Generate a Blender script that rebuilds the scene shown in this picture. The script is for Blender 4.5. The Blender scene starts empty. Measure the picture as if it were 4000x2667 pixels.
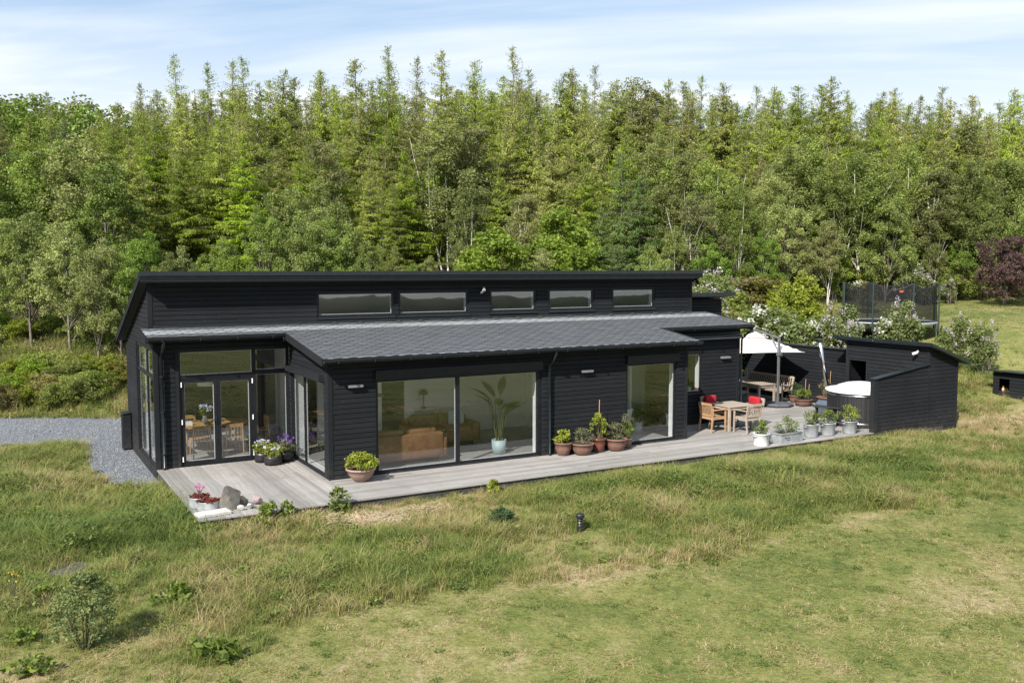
import bpy, bmesh, math, random
import numpy as np
from mathutils import Vector, Matrix
S = bpy.context.scene
R = math.radians

# ---------------------------------------------------------------- camera
CAM = np.array([-3.2588, -22.7817, 4.7534]); YAW, PITCH, FPX = 0.5152, -0.0797, 3595.4
cam = bpy.data.cameras.new('camera'); cam_o = bpy.data.objects.new('camera', cam); S.collection.objects.link(cam_o)
cam.sensor_width = 36; cam.lens = FPX / 4000 * 36; cam.clip_start = .1; cam.clip_end = 5000
cam_o.location = CAM; cam_o.rotation_euler = (math.pi / 2 + PITCH, 0, -YAW)
S.camera = cam_o
# ---------------------------------------------------------------- world, sun, exposure
SUN_EL = R(40); SUN_H = np.array([.848, .53])           # light travels towards +x,+y
w = bpy.data.worlds.new('World'); S.world = w; w.use_nodes = True
nt = w.node_tree; nt.nodes.clear(); N = nt.nodes.new; L = nt.links.new
out = N('ShaderNodeOutputWorld'); bg = N('ShaderNodeBackground'); sky = N('ShaderNodeTexSky')
sky.sky_type = 'NISHITA'; sky.sun_disc = False; sky.sun_elevation = SUN_EL
sky.sun_rotation = math.atan2(-SUN_H[0], -SUN_H[1]); sky.air_density = 1.0; sky.dust_density = 1.2; sky.ozone_density = 1.5
tc = N('ShaderNodeTexCoord'); sep = N('ShaderNodeSeparateXYZ'); L(tc.outputs['Generated'], sep.inputs[0])
def mth(op, a, b=None, c=None):
    m = N('ShaderNodeMath'); m.operation = op
    for i, v in enumerate((a, b, c)):
        if v is None: continue
        if isinstance(v, (int, float)): m.inputs[i].default_value = v
        else: L(v, m.inputs[i])
    return m.outputs[0]
zz = mth('MAXIMUM', mth('ADD', sep.outputs[2], .06), .01)
cu = mth('DIVIDE', sep.outputs[0], zz); cv = mth('DIVIDE', sep.outputs[1], zz)
# rotate the cloud sheet so that its streaks run across the view
cr, sr = math.cos(YAW), math.sin(YAW)
ca = mth('SUBTRACT', mth('MULTIPLY', cu, cr), mth('MULTIPLY', cv, sr))
cb = mth('ADD', mth('MULTIPLY', cu, sr), mth('MULTIPLY', cv, cr))
comb = N('ShaderNodeCombineXYZ'); L(mth('MULTIPLY', ca, .30), comb.inputs[0]); L(mth('ADD', mth('MULTIPLY', cb, .95), mth('MULTIPLY', ca, .12)), comb.inputs[1])
no = N('ShaderNodeTexNoise'); no.inputs['Scale'].default_value = .95; no.inputs['Detail'].default_value = 7; no.inputs['Roughness'].default_value = .52; no.inputs['Distortion'].default_value = .25
L(comb.outputs[0], no.inputs['Vector'])
rp = N('ShaderNodeValToRGB'); rp.color_ramp.elements[0].position = .46; rp.color_ramp.elements[1].position = .68; L(no.outputs[0], rp.inputs[0])
# low thin cloud sheet toward the horizon all round
hz = N('ShaderNodeMapRange'); hz.inputs[1].default_value = .10; hz.inputs[2].default_value = .265; hz.inputs[3].default_value = .82; hz.inputs[4].default_value = 0.0; L(sep.outputs[2], hz.inputs[0])
cf = mth('MINIMUM', mth('ADD', mth('ADD', mth('MULTIPLY', rp.outputs[0], .75), hz.outputs[0]), .0), .98)
ve = N('ShaderNodeMix'); ve.data_type = 'RGBA'; ve.inputs[0].default_value = .6; L(sky.outputs[0], ve.inputs[6]); ve.inputs[7].default_value = (5.0, 7.2, 10.0, 1)
mx = N('ShaderNodeMix'); mx.data_type = 'RGBA'; L(cf, mx.inputs[0]); L(ve.outputs[2], mx.inputs[6]); mx.inputs[7].default_value = (10.3, 10.4, 10.5, 1)
L(mx.outputs[2], bg.inputs[0]); bg.inputs[1].default_value = .064; L(bg.outputs[0], out.inputs[0])
sun = bpy.data.lights.new('sun', 'SUN'); sun.energy = 5.0; sun.angle = R(.53); sun.color = (1, .955, .88)
sun_o = bpy.data.objects.new('sun', sun); S.collection.objects.link(sun_o)
SD = Vector((SUN_H[0] * math.cos(SUN_EL), SUN_H[1] * math.cos(SUN_EL), -math.sin(SUN_EL)))
sun_o.rotation_euler = SD.to_track_quat('-Z', 'Y').to_euler(); sun_o.location = (-20, -20, 30)
S.view_settings.view_transform = 'Standard'; S.view_settings.look = 'None'; S.view_settings.gamma = 1; S.view_settings.exposure = .85
S.view_settings.use_curve_mapping = False
S.render.engine = 'CYCLES'
cy = S.cycles; cy.denoiser = 'OPENIMAGEDENOISE'; cy.denoising_prefilter = 'NONE'; cy.denoising_input_passes = 'RGB_ALBEDO_NORMAL'; cy.use_denoising = True; cy.max_bounces = 8; cy.diffuse_bounces = 6; cy.glossy_bounces = 3; cy.transmission_bounces = 6; cy.transparent_max_bounces = 24
cy.sample_clamp_indirect = 6; cy.caustics_reflective = False; cy.caustics_refractive = False

# ---------------------------------------------------------------- helpers
fwv = np.array([math.sin(YAW) * math.cos(PITCH), math.cos(YAW) * math.cos(PITCH), math.sin(PITCH)])
rtv = np.array([math.cos(YAW), -math.sin(YAW), 0]); upv = np.cross(rtv, fwv)
def at(px, py, depth):                       # a point of the place seen at photo pixel (4000 wide), so many metres away
    return CAM + (fwv + rtv * (px - 2000) / FPX - upv * (py - 1333.5) / FPX) * depth
def link(o, parent=None):
    S.collection.objects.link(o)
    if parent is not None: o.parent = parent
    return o
def tag(o, label, cat, group=None, kind=None):
    if label: o['label'] = label
    if cat: o['category'] = cat
    if group: o['group'] = group
    if kind: o['kind'] = kind
    return o
def thing(name, label, cat, loc=(0, 0, 0), rz=0, group=None):
    o = bpy.data.objects.new(name, None); o.empty_display_size = .2; link(o)
    o.location = loc; o.rotation_euler = (0, 0, rz); return tag(o, label, cat, group)
class MB:
    def __init__(s): s.v = []; s.f = []
    def add(s, vs, fs, m=None):
        b = len(s.v)
        if m is not None: vs = [tuple(m @ Vector(p)) for p in vs]
        s.v += [tuple(p) for p in vs]; s.f += [tuple(b + i for i in f) for f in fs]; return s
    def box(s, x0, x1, y0, y1, z0, z1, m=None):
        return s.add([(x0, y0, z0), (x1, y0, z0), (x1, y1, z0), (x0, y1, z0), (x0, y0, z1), (x1, y0, z1), (x1, y1, z1), (x0, y1, z1)],
                     [(0, 3, 2, 1), (4, 5, 6, 7), (0, 1, 5, 4), (1, 2, 6, 5), (2, 3, 7, 6), (3, 0, 4, 7)], m)
    def cbox(s, x0, x1, y0, y1, z0, z1, c=.01, m=None):      # box with chamfered edges
        bm = bmesh.new(); bmesh.ops.create_cube(bm, size=1)
        for v in bm.verts: v.co = (x0 + (v.co.x + .5) * (x1 - x0), y0 + (v.co.y + .5) * (y1 - y0), z0 + (v.co.z + .5) * (z1 - z0))
        bmesh.ops.bevel(bm, geom=bm.edges[:], offset=c, segments=2, affect='EDGES', profile=.6)
        bm.verts.index_update(); s.add([v.co[:] for v in bm.verts], [[v.index for v in f.verts] for f in bm.faces], m); bm.free(); return s
    def prism(s, a, b):                                      # two matching rings
        n = len(a)
        return s.add(list(a) + list(b), [tuple(range(n))[::-1], tuple(range(n, 2 * n))] + [(i, (i + 1) % n, n + (i + 1) % n, n + i) for i in range(n)])
    def tube(s, pts, rad, n=8, cap=True):
        pts = [Vector(p) for p in pts]; rings = []
        if not hasattr(rad, '__len__'): rad = [rad] * len(pts)
        for i, p in enumerate(pts):
            d = (pts[min(i + 1, len(pts) - 1)] - pts[max(i - 1, 0)]); d = d.normalized() if d.length > 1e-9 else Vector((0, 0, 1))
            a = d.cross(Vector((0, 0, 1)) if abs(d.z) < .95 else Vector((1, 0, 0))).normalized(); b = d.cross(a)
            rings.append([tuple(p + (a * math.cos(2 * math.pi * k / n) + b * math.sin(2 * math.pi * k / n)) * rad[i]) for k in range(n)])
        vs = sum(rings, []); fs = []
        for i in range(len(pts) - 1):
            for k in range(n): fs.append((i * n + k, i * n + (k + 1) % n, (i + 1) * n + (k + 1) % n, (i + 1) * n + k))
        if cap: fs += [tuple(range(n))[::-1], tuple(range(len(vs) - n, len(vs)))]
        return s.add(vs, fs)
    def bar(s, p, q, wx, wz, up=(0, 0, 1)):                  # rectangular bar from p to q
        p, q = Vector(p), Vector(q); d = (q - p).normalized(); u = Vector(up)
        if abs(d.dot(u)) > .97: u = Vector((1, 0, 0))
        a = d.cross(u).normalized() * wx / 2; b = a.cross(d).normalized() * wz / 2
        return s.prism([p - a - b, p + a - b, p + a + b, p - a + b], [q - a - b, q + a - b, q + a + b, q - a + b])
    def lathe(s, prof, n=24, c=(0, 0, 0), close=False):
        vs = []; fs = []; m = len(prof)
        for k in range(n):
            a = 2 * math.pi * k / n
            vs += [(c[0] + r * math.cos(a), c[1] + r * math.sin(a), c[2] + z) for r, z in prof]
        for k in range(n):
            for i in range(m - 1 + (1 if close else 0)):
                j = (i + 1) % m; fs.append((k * m + i, ((k + 1) % n) * m + i, ((k + 1) % n) * m + j, k * m + j))
        return s.add(vs, fs)
    def build(s, name, mat, parent=None, smooth=False, loc=None, rz=None):
        me = bpy.data.meshes.new(name); me.from_pydata(s.v, [], s.f); me.update()
        bm = bmesh.new(); bm.from_mesh(me); bmesh.ops.recalc_face_normals(bm, faces=bm.faces); bm.to_mesh(me); bm.free()
        if smooth: me.shade_smooth()
        me.materials.append(mat)
        o = bpy.data.objects.new(name, me); link(o, parent)
        if loc is not None: o.location = loc
        if rz is not None: o.rotation_euler = (0, 0, rz)
        return o
def np_mesh(name, V, F, mat, tint=None):
    me = bpy.data.meshes.new(name); V = np.asarray(V, np.float32); F = np.asarray(F, np.int32); k = F.shape[1]
    me.vertices.add(len(V)); me.vertices.foreach_set('co', V.ravel()); me.loops.add(F.size); me.loops.foreach_set('vertex_index', F.ravel())
    me.polygons.add(len(F)); me.polygons.foreach_set('loop_start', np.arange(0, F.size, k, dtype=np.int32)); me.polygons.foreach_set('loop_total', np.full(len(F), k, np.int32))
    me.update(calc_edges=True)
    if tint is not None:
        a = me.attributes.new('tint', 'FLOAT', 'POINT'); a.data.foreach_set('value', np.asarray(tint, np.float32))
    if mat: me.materials.append(mat)
    return me
def copy_tree(o, parent=None):
    c = o.copy(); link(c); c.parent = parent
    for ch in o.children: copy_tree(ch, c)
    return c
def hsh(ix, iy, seed):
    h = (ix.astype(np.int64) * 374761393 + iy.astype(np.int64) * 668265263 + seed * 1442695041) & 0xffffffff
    h = ((h ^ (h >> 13)) * 1274126177) & 0xffffffff
    return ((h ^ (h >> 16)) & 0xffffff) / float(0xffffff)
def vnoise(x, y, seed=0):
    ix, iy = np.floor(x), np.floor(y); fx, fy = x - ix, y - iy; fx = fx * fx * (3 - 2 * fx); fy = fy * fy * (3 - 2 * fy)
    a, b, c, d = hsh(ix, iy, seed), hsh(ix + 1, iy, seed), hsh(ix, iy + 1, seed), hsh(ix + 1, iy + 1, seed)
    return (a * (1 - fx) + b * fx) * (1 - fy) + (c * (1 - fx) + d * fx) * fy
def fbm(x, y, seed=0, oct=4):
    s = 0; a = .5; t = 0
    for i in range(oct): s = s + a * vnoise(x * 2 ** i + 17.3 * i, y * 2 ** i - 9.1 * i, seed + i); t += a; a *= .55
    return s / t

# ---------------------------------------------------------------- materials
def newmat(name):
    m = bpy.data.materials.new(name); m.use_nodes = True; return m, m.node_tree, m.node_tree.nodes['Principled BSDF']
def rgba(c): return (c[0], c[1], c[2], 1)
def mixc(t, fac, a, b):
    m = t.nodes.new('ShaderNodeMix'); m.data_type = 'RGBA'
    if isinstance(fac, (int, float)): m.inputs[0].default_value = fac
    else: t.links.new(fac, m.inputs[0])
    for i, v in ((6, a), (7, b)):
        if isinstance(v, tuple): m.inputs[i].default_value = rgba(v)
        else: t.links.new(v, m.inputs[i])
    return m.outputs[2]
def noise(t, scale, detail=4, rough=.55, coord='Object', stretch=None, dist=0):
    n = t.nodes.new('ShaderNodeTexNoise'); n.inputs['Scale'].default_value = scale; n.inputs['Detail'].default_value = detail; n.inputs['Roughness'].default_value = rough; n.inputs['Distortion'].default_value = dist
    if coord == 'World': g = t.nodes.new('ShaderNodeNewGeometry'); o = g.outputs['Position']
    else: c = t.nodes.new('ShaderNodeTexCoord'); o = c.outputs[coord]
    if stretch:
        mp = t.nodes.new('ShaderNodeMapping'); mp.inputs['Scale'].default_value = stretch; t.links.new(o, mp.inputs[0]); o = mp.outputs[0]
    t.links.new(o, n.inputs['Vector']); return n.outputs['Fac']
def ramp(t, fac, p0, p1):
    r = t.nodes.new('ShaderNodeMapRange'); r.inputs[1].default_value = p0; r.inputs[2].default_value = p1; t.links.new(fac, r.inputs[0]); return r.outputs[0]
def bump(t, b, h, dist=.01, strength=.5):
    n = t.nodes.new('ShaderNodeBump'); n.inputs['Distance'].default_value = dist; n.inputs['Strength'].default_value = strength
    t.links.new(h, n.inputs['Height']); t.links.new(n.outputs[0], b.inputs['Normal'])
def objrand(t): return t.nodes.new('ShaderNodeObjectInfo').outputs['Random']
def simple(name, c1, c2=None, scale=8, rough=.6, metal=0, bmp=0, stretch=None, coord='Object', detail=4, lo=.35, hi=.65, spec=.5, rnd=0):
    m, t, b = newmat(name); b.inputs['Roughness'].default_value = rough; b.inputs['Metallic'].default_value = metal; b.inputs['Specular IOR Level'].default_value = spec
    c2 = c2 or tuple(x * .78 for x in c1)
    n = noise(t, scale, detail, .6, coord, stretch)
    col = mixc(t, ramp(t, n, lo, hi), c1, c2)
    if rnd: 
        r = ramp(t, objrand(t), -1 / rnd * .0 - .5, 1.5); col = mixc(t, r, tuple(x * (1 - rnd) for x in c1), col)
    t.links.new(col, b.inputs['Base Color'])
    if bmp: bump(t, b, n, bmp, .6)
    return m
M = {}
def mathn(t, op, a, b):
    m = t.nodes.new('ShaderNodeMath'); m.operation = op
    for i, v in enumerate((a, b)):
        if isinstance(v, (int, float)): m.inputs[i].default_value = v
        else: t.links.new(v, m.inputs[i])
    return m.outputs[0]
def siding_mat():
    m, t, b = newmat('black_painted_wood'); b.inputs['Roughness'].default_value = .75; b.inputs['Specular IOR Level'].default_value = .08
    g = noise(t, 3.0, 6, .7, 'World', (1, 1, 22)); v = t.nodes.new('ShaderNodeTexVoronoi'); v.inputs['Scale'].default_value = 2.6
    geo = t.nodes.new('ShaderNodeNewGeometry'); mp = t.nodes.new('ShaderNodeMapping'); mp.inputs['Scale'].default_value = (1.2, 1.2, 2.6); t.links.new(geo.outputs['Position'], mp.inputs[0]); t.links.new(mp.outputs[0], v.inputs['Vector'])
    kn = ramp(t, v.outputs['Distance'], .085, .035); col = mixc(t, ramp(t, g, .3, .75), (.0102, .0110, .0124), (.0250, .0262, .0290))
    wear = ramp(t, noise(t, .9, 3, .5, 'World'), .45, .75)
    col = mixc(t, wear, col, (.0225, .0237, .0265)); r = objrand(t)
    col = mixc(t, mathn(t, 'MULTIPLY', r, .5), col, (.0105, .0118, .0148)); col = mixc(t, mathn(t, 'MULTIPLY', kn, .6), col, (.060, .060, .060))
    spz = t.nodes.new('ShaderNodeSeparateXYZ'); t.links.new(geo.outputs['Position'], spz.inputs[0]); low = ramp(t, spz.outputs[2], .55, .0); dust = mathn(t, 'MULTIPLY', mathn(t, 'MULTIPLY', low, ramp(t, noise(t, 6, 5, .7, 'World'), .35, .8)), .55); col = mixc(t, dust, col, (.075, .07, .06))
    t.links.new(col, b.inputs['Base Color']); bump(t, b, g, .004, .7); return m
M['siding'] = siding_mat()
M['black'] = simple('black_paint', (.008, .0084, .0098), (.012, .0125, .0145), 6, .6, spec=.12)
M['frame'] = simple('black_window_frame', (.010, .0105, .013), (.014, .014, .017), 6, .45, spec=.2)
M['metal_dark'] = simple('dark_steel_gutter', (.014, .020, .024), (.022, .028, .032), 5, .32, .3)
M['white'] = simple('white_interior_paint', (.84, .84, .82), (.80, .80, .78), 2, .7)
M['whiteframe'] = simple('white_trim', (.82, .82, .82), (.78, .78, .78), 2, .4)
M['darkwall'] = simple('dark_olive_wall', (.085, .083, .072), (.065, .063, .055), 2, .8)
M['floor'] = simple('pale_interior_floor', (.40, .385, .36), (.32, .305, .285), 3, .45, stretch=(1, 9, 1))
def plank_mat():
    m, t, b = newmat('weathered_deck_wood'); b.inputs['Roughness'].default_value = .8; b.inputs['Specular IOR Level'].default_value = .25
    g = noise(t, 1.6, 7, .75, 'Object', (.6, 14, 14)); g2 = noise(t, .55, 4, .6, 'World'); r = objrand(t)
    col = mixc(t, ramp(t, g, .28, .72), (.21, .196, .182), (.405, .385, .36))
    col = mixc(t, ramp(t, g2, .5, .8), col, (.22, .203, .185)); col = mixc(t, mathn(t, 'MULTIPLY', r, .62), col, (.125, .118, .112))
    sp = ramp(t, noise(t, 9, 3, .6, 'World'), .66, .74); col = mixc(t, mathn(t, 'MULTIPLY', sp, .45), col, (.15, .135, .11))
    st2 = ramp(t, noise(t, 1.7, 5, .7, 'World', None, .6), .55, .72); col = mixc(t, mathn(t, 'MULTIPLY', st2, .5), col, (.15, .135, .115))
    t.links.new(col, b.inputs['Base Color']); bump(t, b, g, .004, .8); return m
M['deck'] = plank_mat()
M['deck_side'] = simple('dark_deck_joist', (.05, .047, .042), (.03, .028, .026), 5, .8)
def glass_mat(name, tint=(.86, .875, .875), ior=1.5):
    m = bpy.data.materials.new(name); m.use_nodes = True; t = m.node_tree; t.nodes.clear()
    o = t.nodes.new('ShaderNodeOutputMaterial'); tr = t.nodes.new('ShaderNodeBsdfTransparent'); gl = t.nodes.new('ShaderNodeBsdfGlossy'); fr = t.nodes.new('ShaderNodeLayerWeight'); mxs = t.nodes.new('ShaderNodeMixShader')
    tr.inputs[0].default_value = rgba(tint); gl.inputs[0].default_value = (1, 1, 1, 1); gl.inputs['Roughness'].default_value = .0; fr.inputs[0].default_value = .5
    t.links.new(mathn(t, 'ADD', mathn(t, 'MULTIPLY', mathn(t, 'POWER', fr.outputs['Facing'], 5), .8), .075), mxs.inputs[0]); t.links.new(tr.outputs[0], mxs.inputs[1]); t.links.new(gl.outputs[0], mxs.inputs[2]); t.links.new(mxs.outputs[0], o.inputs[0]); return m
M['glass'] = glass_mat('window_glass')
def shingle_mat(name, c1, c2):
    m, t, b = newmat(name); b.inputs['Roughness'].default_value = .85; b.inputs['Specular IOR Level'].default_value = .3
    a = t.nodes.new('ShaderNodeAttribute'); a.attribute_name = 'tint'; f = mathn(t, 'ADD', a.outputs['Fac'], mathn(t, 'MULTIPLY', objrand(t), .0))
    col = mixc(t, f, c1, c2); n = noise(t, 160, 2, .6, 'World'); col = mixc(t, mathn(t, 'MULTIPLY', ramp(t, n, .4, .7), .35), col, tuple(x * .55 for x in c1))
    col = mixc(t, mathn(t, 'MULTIPLY', ramp(t, noise(t, .8, 4, .6, 'World'), .45, .8), .3), col, (.085, .082, .075))
    t.links.new(col, b.inputs['Base Color']); bump(t, b, n, .003, .5); return m
M['shingle'] = shingle_mat('slate_grey_shingle', (.080, .083, .090), (.104, .108, .116))
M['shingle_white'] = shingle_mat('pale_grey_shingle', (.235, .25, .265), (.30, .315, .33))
M['felt'] = simple('roofing_felt', (.05, .05, .055), (.035, .035, .04), 12, .85)
def foliage(name, c1, c2, c3=None, trans=.35, rough=.55, instancer=False):
    m = bpy.data.materials.new(name); m.use_nodes = True; t = m.node_tree; t.nodes.clear()
    o = t.nodes.new('ShaderNodeOutputMaterial'); d = t.nodes.new('ShaderNodeBsdfPrincipled'); tr = t.nodes.new('ShaderNodeBsdfTranslucent'); mxs = t.nodes.new('ShaderNodeMixShader')
    d.inputs['Roughness'].default_value = rough; d.inputs['Specular IOR Level'].default_value = .3
    a = t.nodes.new('ShaderNodeAttribute'); a.attribute_name = 'tint'; r = objrand(t)
    col = mixc(t, a.outputs['Fac'], c1, c2)
    if c3:
        col = mixc(t, mathn(t, 'MULTIPLY', r, .6), col, c3); hs_ = t.nodes.new('ShaderNodeHueSaturation'); r2 = mathn(t, 'FRACT', mathn(t, 'MULTIPLY', r, 7.31), 0); r3 = mathn(t, 'FRACT', mathn(t, 'MULTIPLY', r, 13.7), 0)
        t.links.new(mathn(t, 'ADD', mathn(t, 'MULTIPLY', r2, .048), .478), hs_.inputs['Hue']); t.links.new(mathn(t, 'ADD', mathn(t, 'MULTIPLY', r3, .60), .74), hs_.inputs['Value']); t.links.new(mathn(t, 'ADD', mathn(t, 'MULTIPLY', r2, .3), .88), hs_.inputs['Saturation']); t.links.new(col, hs_.inputs['Color']); col = hs_.outputs['Color']
    t.links.new(col, d.inputs['Base Color'])
    mul = t.nodes.new('ShaderNodeMix'); mul.data_type = 'RGBA'; mul.blend_type = 'MULTIPLY'; mul.inputs[0].default_value = 1; t.links.new(col, mul.inputs[6]); mul.inputs[7].default_value = (1.15, 1.25, .7, 1)
    t.links.new(mul.outputs[2], tr.inputs[0]); mxs.inputs[0].default_value = trans
    t.links.new(d.outputs[0], mxs.inputs[1]); t.links.new(tr.outputs[0], mxs.inputs[2]); t.links.new(mxs.outputs[0], o.inputs[0]); return m

# ---------------------------------------------------------------- terrain
CP = np.array([(-3, -12, -.3), (5, -12, -.3), (15, -12, -.3), (25, -14, -.25), (0, -6, -.25), (2, -5.3, -.2), (8, -5.6, -.2), (14, -6, -.15), (18, -5.8, -.13), (22.5, -6, -.22), (24.5, -4.2, -.1),
    (0, 5, -.30), (-.2, 0, -.3), (8, 2, -.3), (8, 7, -.3), (16, 7, -.25), (20, 2, -.22), (20, -3, -.2), (21.5, 4, -.15), (-4, 0, -.35), (-10, -5, -.45), (-3, 9, -.38), (-8, 13, -.42), (.5, 9, -.33),
    (-.5, 15.8, 1.25), (-5, 18.5, 1.2), (-.2, 12.4, .1), (8, 14, .9), (16, 14, .9), (27.8, -3.2, .2), (30.6, 3.9, 1.76), (33.8, 0, 2.07), (25, 3, .5), (27, 10, 1.6), (40, 12, 2.9), (55, 13, 3.1), (50, 18.4, 4.3), (18.4, 27.9, 4.4), (5.6, 29.5, 3.9),
    (60, 40, 6.2), (30, 50, 6.5), (0, 48, 5.6), (-15, 38, 4.2), (-20, 20, 1.6), (70, 22, 3.7), (95, 32, 5), (80, 0, 2.6), (40, -10, 1.0), (60, -20, 1.2), (30, -30, -.4), (0, -40, -.7), (-30, -30, -.9), (-30, 0, -.5), (-3, -25, -.4), (10, -25, -.4), (80, 60, 7)], float)
def _U(r2): return np.where(r2 > 0, r2 * np.log(np.maximum(r2, 1e-12)) * .5, 0)
_n = len(CP); _K = _U(((CP[:, None, :2] - CP[None, :, :2]) ** 2).sum(-1)) + np.eye(_n) * 2.0; _P = np.c_[np.ones(_n), CP[:, :2]]
_w = np.linalg.solve(np.block([[_K, _P], [_P.T, np.zeros((3, 3))]]), np.r_[CP[:, 2], 0, 0, 0])
def gz(x, y):
    x = np.clip(np.asarray(x, float), -32, 95); y = np.clip(np.asarray(y, float), -42, 60)
    z = _w[_n] + _w[_n + 1] * x + _w[_n + 2] * y
    for i in range(_n): z = z + _w[i] * _U((x - CP[i, 0]) ** 2 + (y - CP[i, 1]) ** 2)
    return z
_gz0 = gz
def gz(x, y):                                # beyond the lawn unseen ground falls away, shaped so clerestory panes reflect sky
    return _gz0(x, y) - .062 * np.maximum(0, -26 - np.asarray(y, float)) ** 1.0
def gzs(x, y): return float(gz(np.array([x]), np.array([y]))[0])
def inpoly(x, y, poly):
    x = np.asarray(x); y = np.asarray(y); c = np.zeros(x.shape, bool); n = len(poly); j = n - 1
    for i in range(n):
        xi, yi = poly[i]; xj, yj = poly[j]
        c ^= ((yi > y) != (yj > y)) & (x < (xj - xi) * (y - yi) / (yj - yi + 1e-12) + xi); j = i
    return c
GRAVEL = [(.02, -.55), (-.35, -.7), (-.75, -.3), (-1.05, .6), (-1.15, 3.2), (-1.05, 6.0), (-1.8, 6.9), (-3.2, 7.6), (-7, 9.3), (-14, 12.5), (-14, 18), (-7, 13.9), (-3.2, 11.5), (.5, 9.8), (5, 9.3), (12, 9.3), (12, 6.2), (5.2, 5.6), (.02, 5.3)]
BUILT = [(0, -5.02), (18.8, -5.02), (18.8, -5.12), (22.7, -5.12), (22.7, -1.5), (22.1, -1.5), (22.1, 7), (0, 5.1)]   # deck, house and shed
LAWN_EDGE = lambda x: -10.45 + .35 * np.sin(x * .7) + .18 * np.sin(x * 2.1 + 1)
def blob(x, y, cx, cy, rx, ry): return np.exp(-(((x - cx) / rx) ** 2 + ((y - cy) / ry) ** 2))
def lawnness(x, y):                          # 1 on mown grass
    e = LAWN_EDGE(x); a = 1 / (1 + np.exp((y - e) * 6)); a = a * (1 / (1 + np.exp(-(x + 1.2 + (y + 11) * -.6) * 2.2)))
    hill = 1 / (1 + np.exp(-(x - 29.5 - (y - 3) * .15) * 1.5)) * (y > -8) * (1 / (1 + np.exp((y - (.34 * (x - 31) + 8.6)) * 1.5)))
    a = np.maximum(a, hill); right = 1 / (1 + np.exp(-(x - 30) * .8)) * (y <= -8); return np.maximum(a, right)
def dryness(x, y):
    d = .53 + 1.0 * (fbm(x * .45, y * .45, 3, 4) - .5) + .8 * (fbm(x * 1.6, y * 1.6, 11, 3) - .5)
    l = lawnness(x, y)
    d = d * (1 - l) + l * (.47 + .6 * (fbm(x * .5, y * .5, 3, 4) - .5) + .75 * (fbm(x * 2.2, y * 2.2, 15, 3) - .5))
    d = d + .55 * blob(x, y, 25.5, -5.4, 3.2, 1.5) + .35 * blob(x, y, 22.5, -6.6, 4, 1.2) + .38 * blob(x, y, 5.4, -8.9, 1.5, .8) + .30 * blob(x, y, 7, -10.6, 4.5, .5) + .5 * blob(x, y, 3.0, -6.2, .55, .4)
    d = d + .38 * blob(x, y, -3.2, -10.2, 2.2, 2.6) + .2 * blob(x, y, 0, -12, 2.5, 1) + .3 * blob(x, y, -2.3, -6.2, .9, .6) + .3 * blob(x, y, 2.4, -5.4, 3, .5) + .25 * blob(x, y, 9, -14, 3.5, 1.2)
    d = d - .30 * blob(x, y, -4, -1.5, 3.2, 4.5) - .30 * blob(x, y, -.8, -4.0, 1.3, 2.0) - .2 * blob(x, y, 14, -7.5, 4, 1.2) - .25 * blob(x, y, 13.5, -9.3, 1.3, .5) - .25 * blob(x, y, 18.8, -8.6, 2.2, .6) - .2 * blob(x, y, 3.5, -9.5, .8, .5) - .15 * blob(x, y, 9, -6.6, 3, .9)
    d = d + .2 * blob(x, y, -1, 12.5, 4, 1.5)
    return np.clip(d, 0, 1)
def axis(lo, f0, f1, hi, fine, ratio=1.35):
    a = list(np.arange(f0, f1 + 1e-6, fine)); s = fine; x = f1; up = []
    while x < hi: s *= ratio; x += s; up.append(x)
    s = fine; x = f0; dn = []
    while x > lo: s *= ratio; x -= s; dn.append(x)
    return np.array(dn[::-1] + a + up)
gx = axis(-2500, -14, 38, 2500, .3); gy = axis(-2500, -17, 22, 2500, .3)
GX, GY = np.meshgrid(gx, gy); fine = np.clip(1 - np.maximum(np.abs(GX - 12) - 40, np.abs(GY) - 40) / 20, 0, 1)
GZ = gz(GX, GY) + fine * (.10 * (fbm(GX * .9, GY * .9, 21, 3) - .5) + .03 * (fbm(GX * 3, GY * 3, 5, 2) - .5)) * np.where(inpoly(GX, GY, BUILT), .2, 1)
inb = inpoly(GX, GY, BUILT); GZ = np.where(inb, np.minimum(GZ, -.13), GZ)
nx, ny = len(gx), len(gy); idx = np.arange(nx * ny).reshape(ny, nx)
Fq = np.stack([idx[:-1, :-1], idx[:-1, 1:], idx[1:, 1:], idx[1:, :-1]], -1).reshape(-1, 4)
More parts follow.
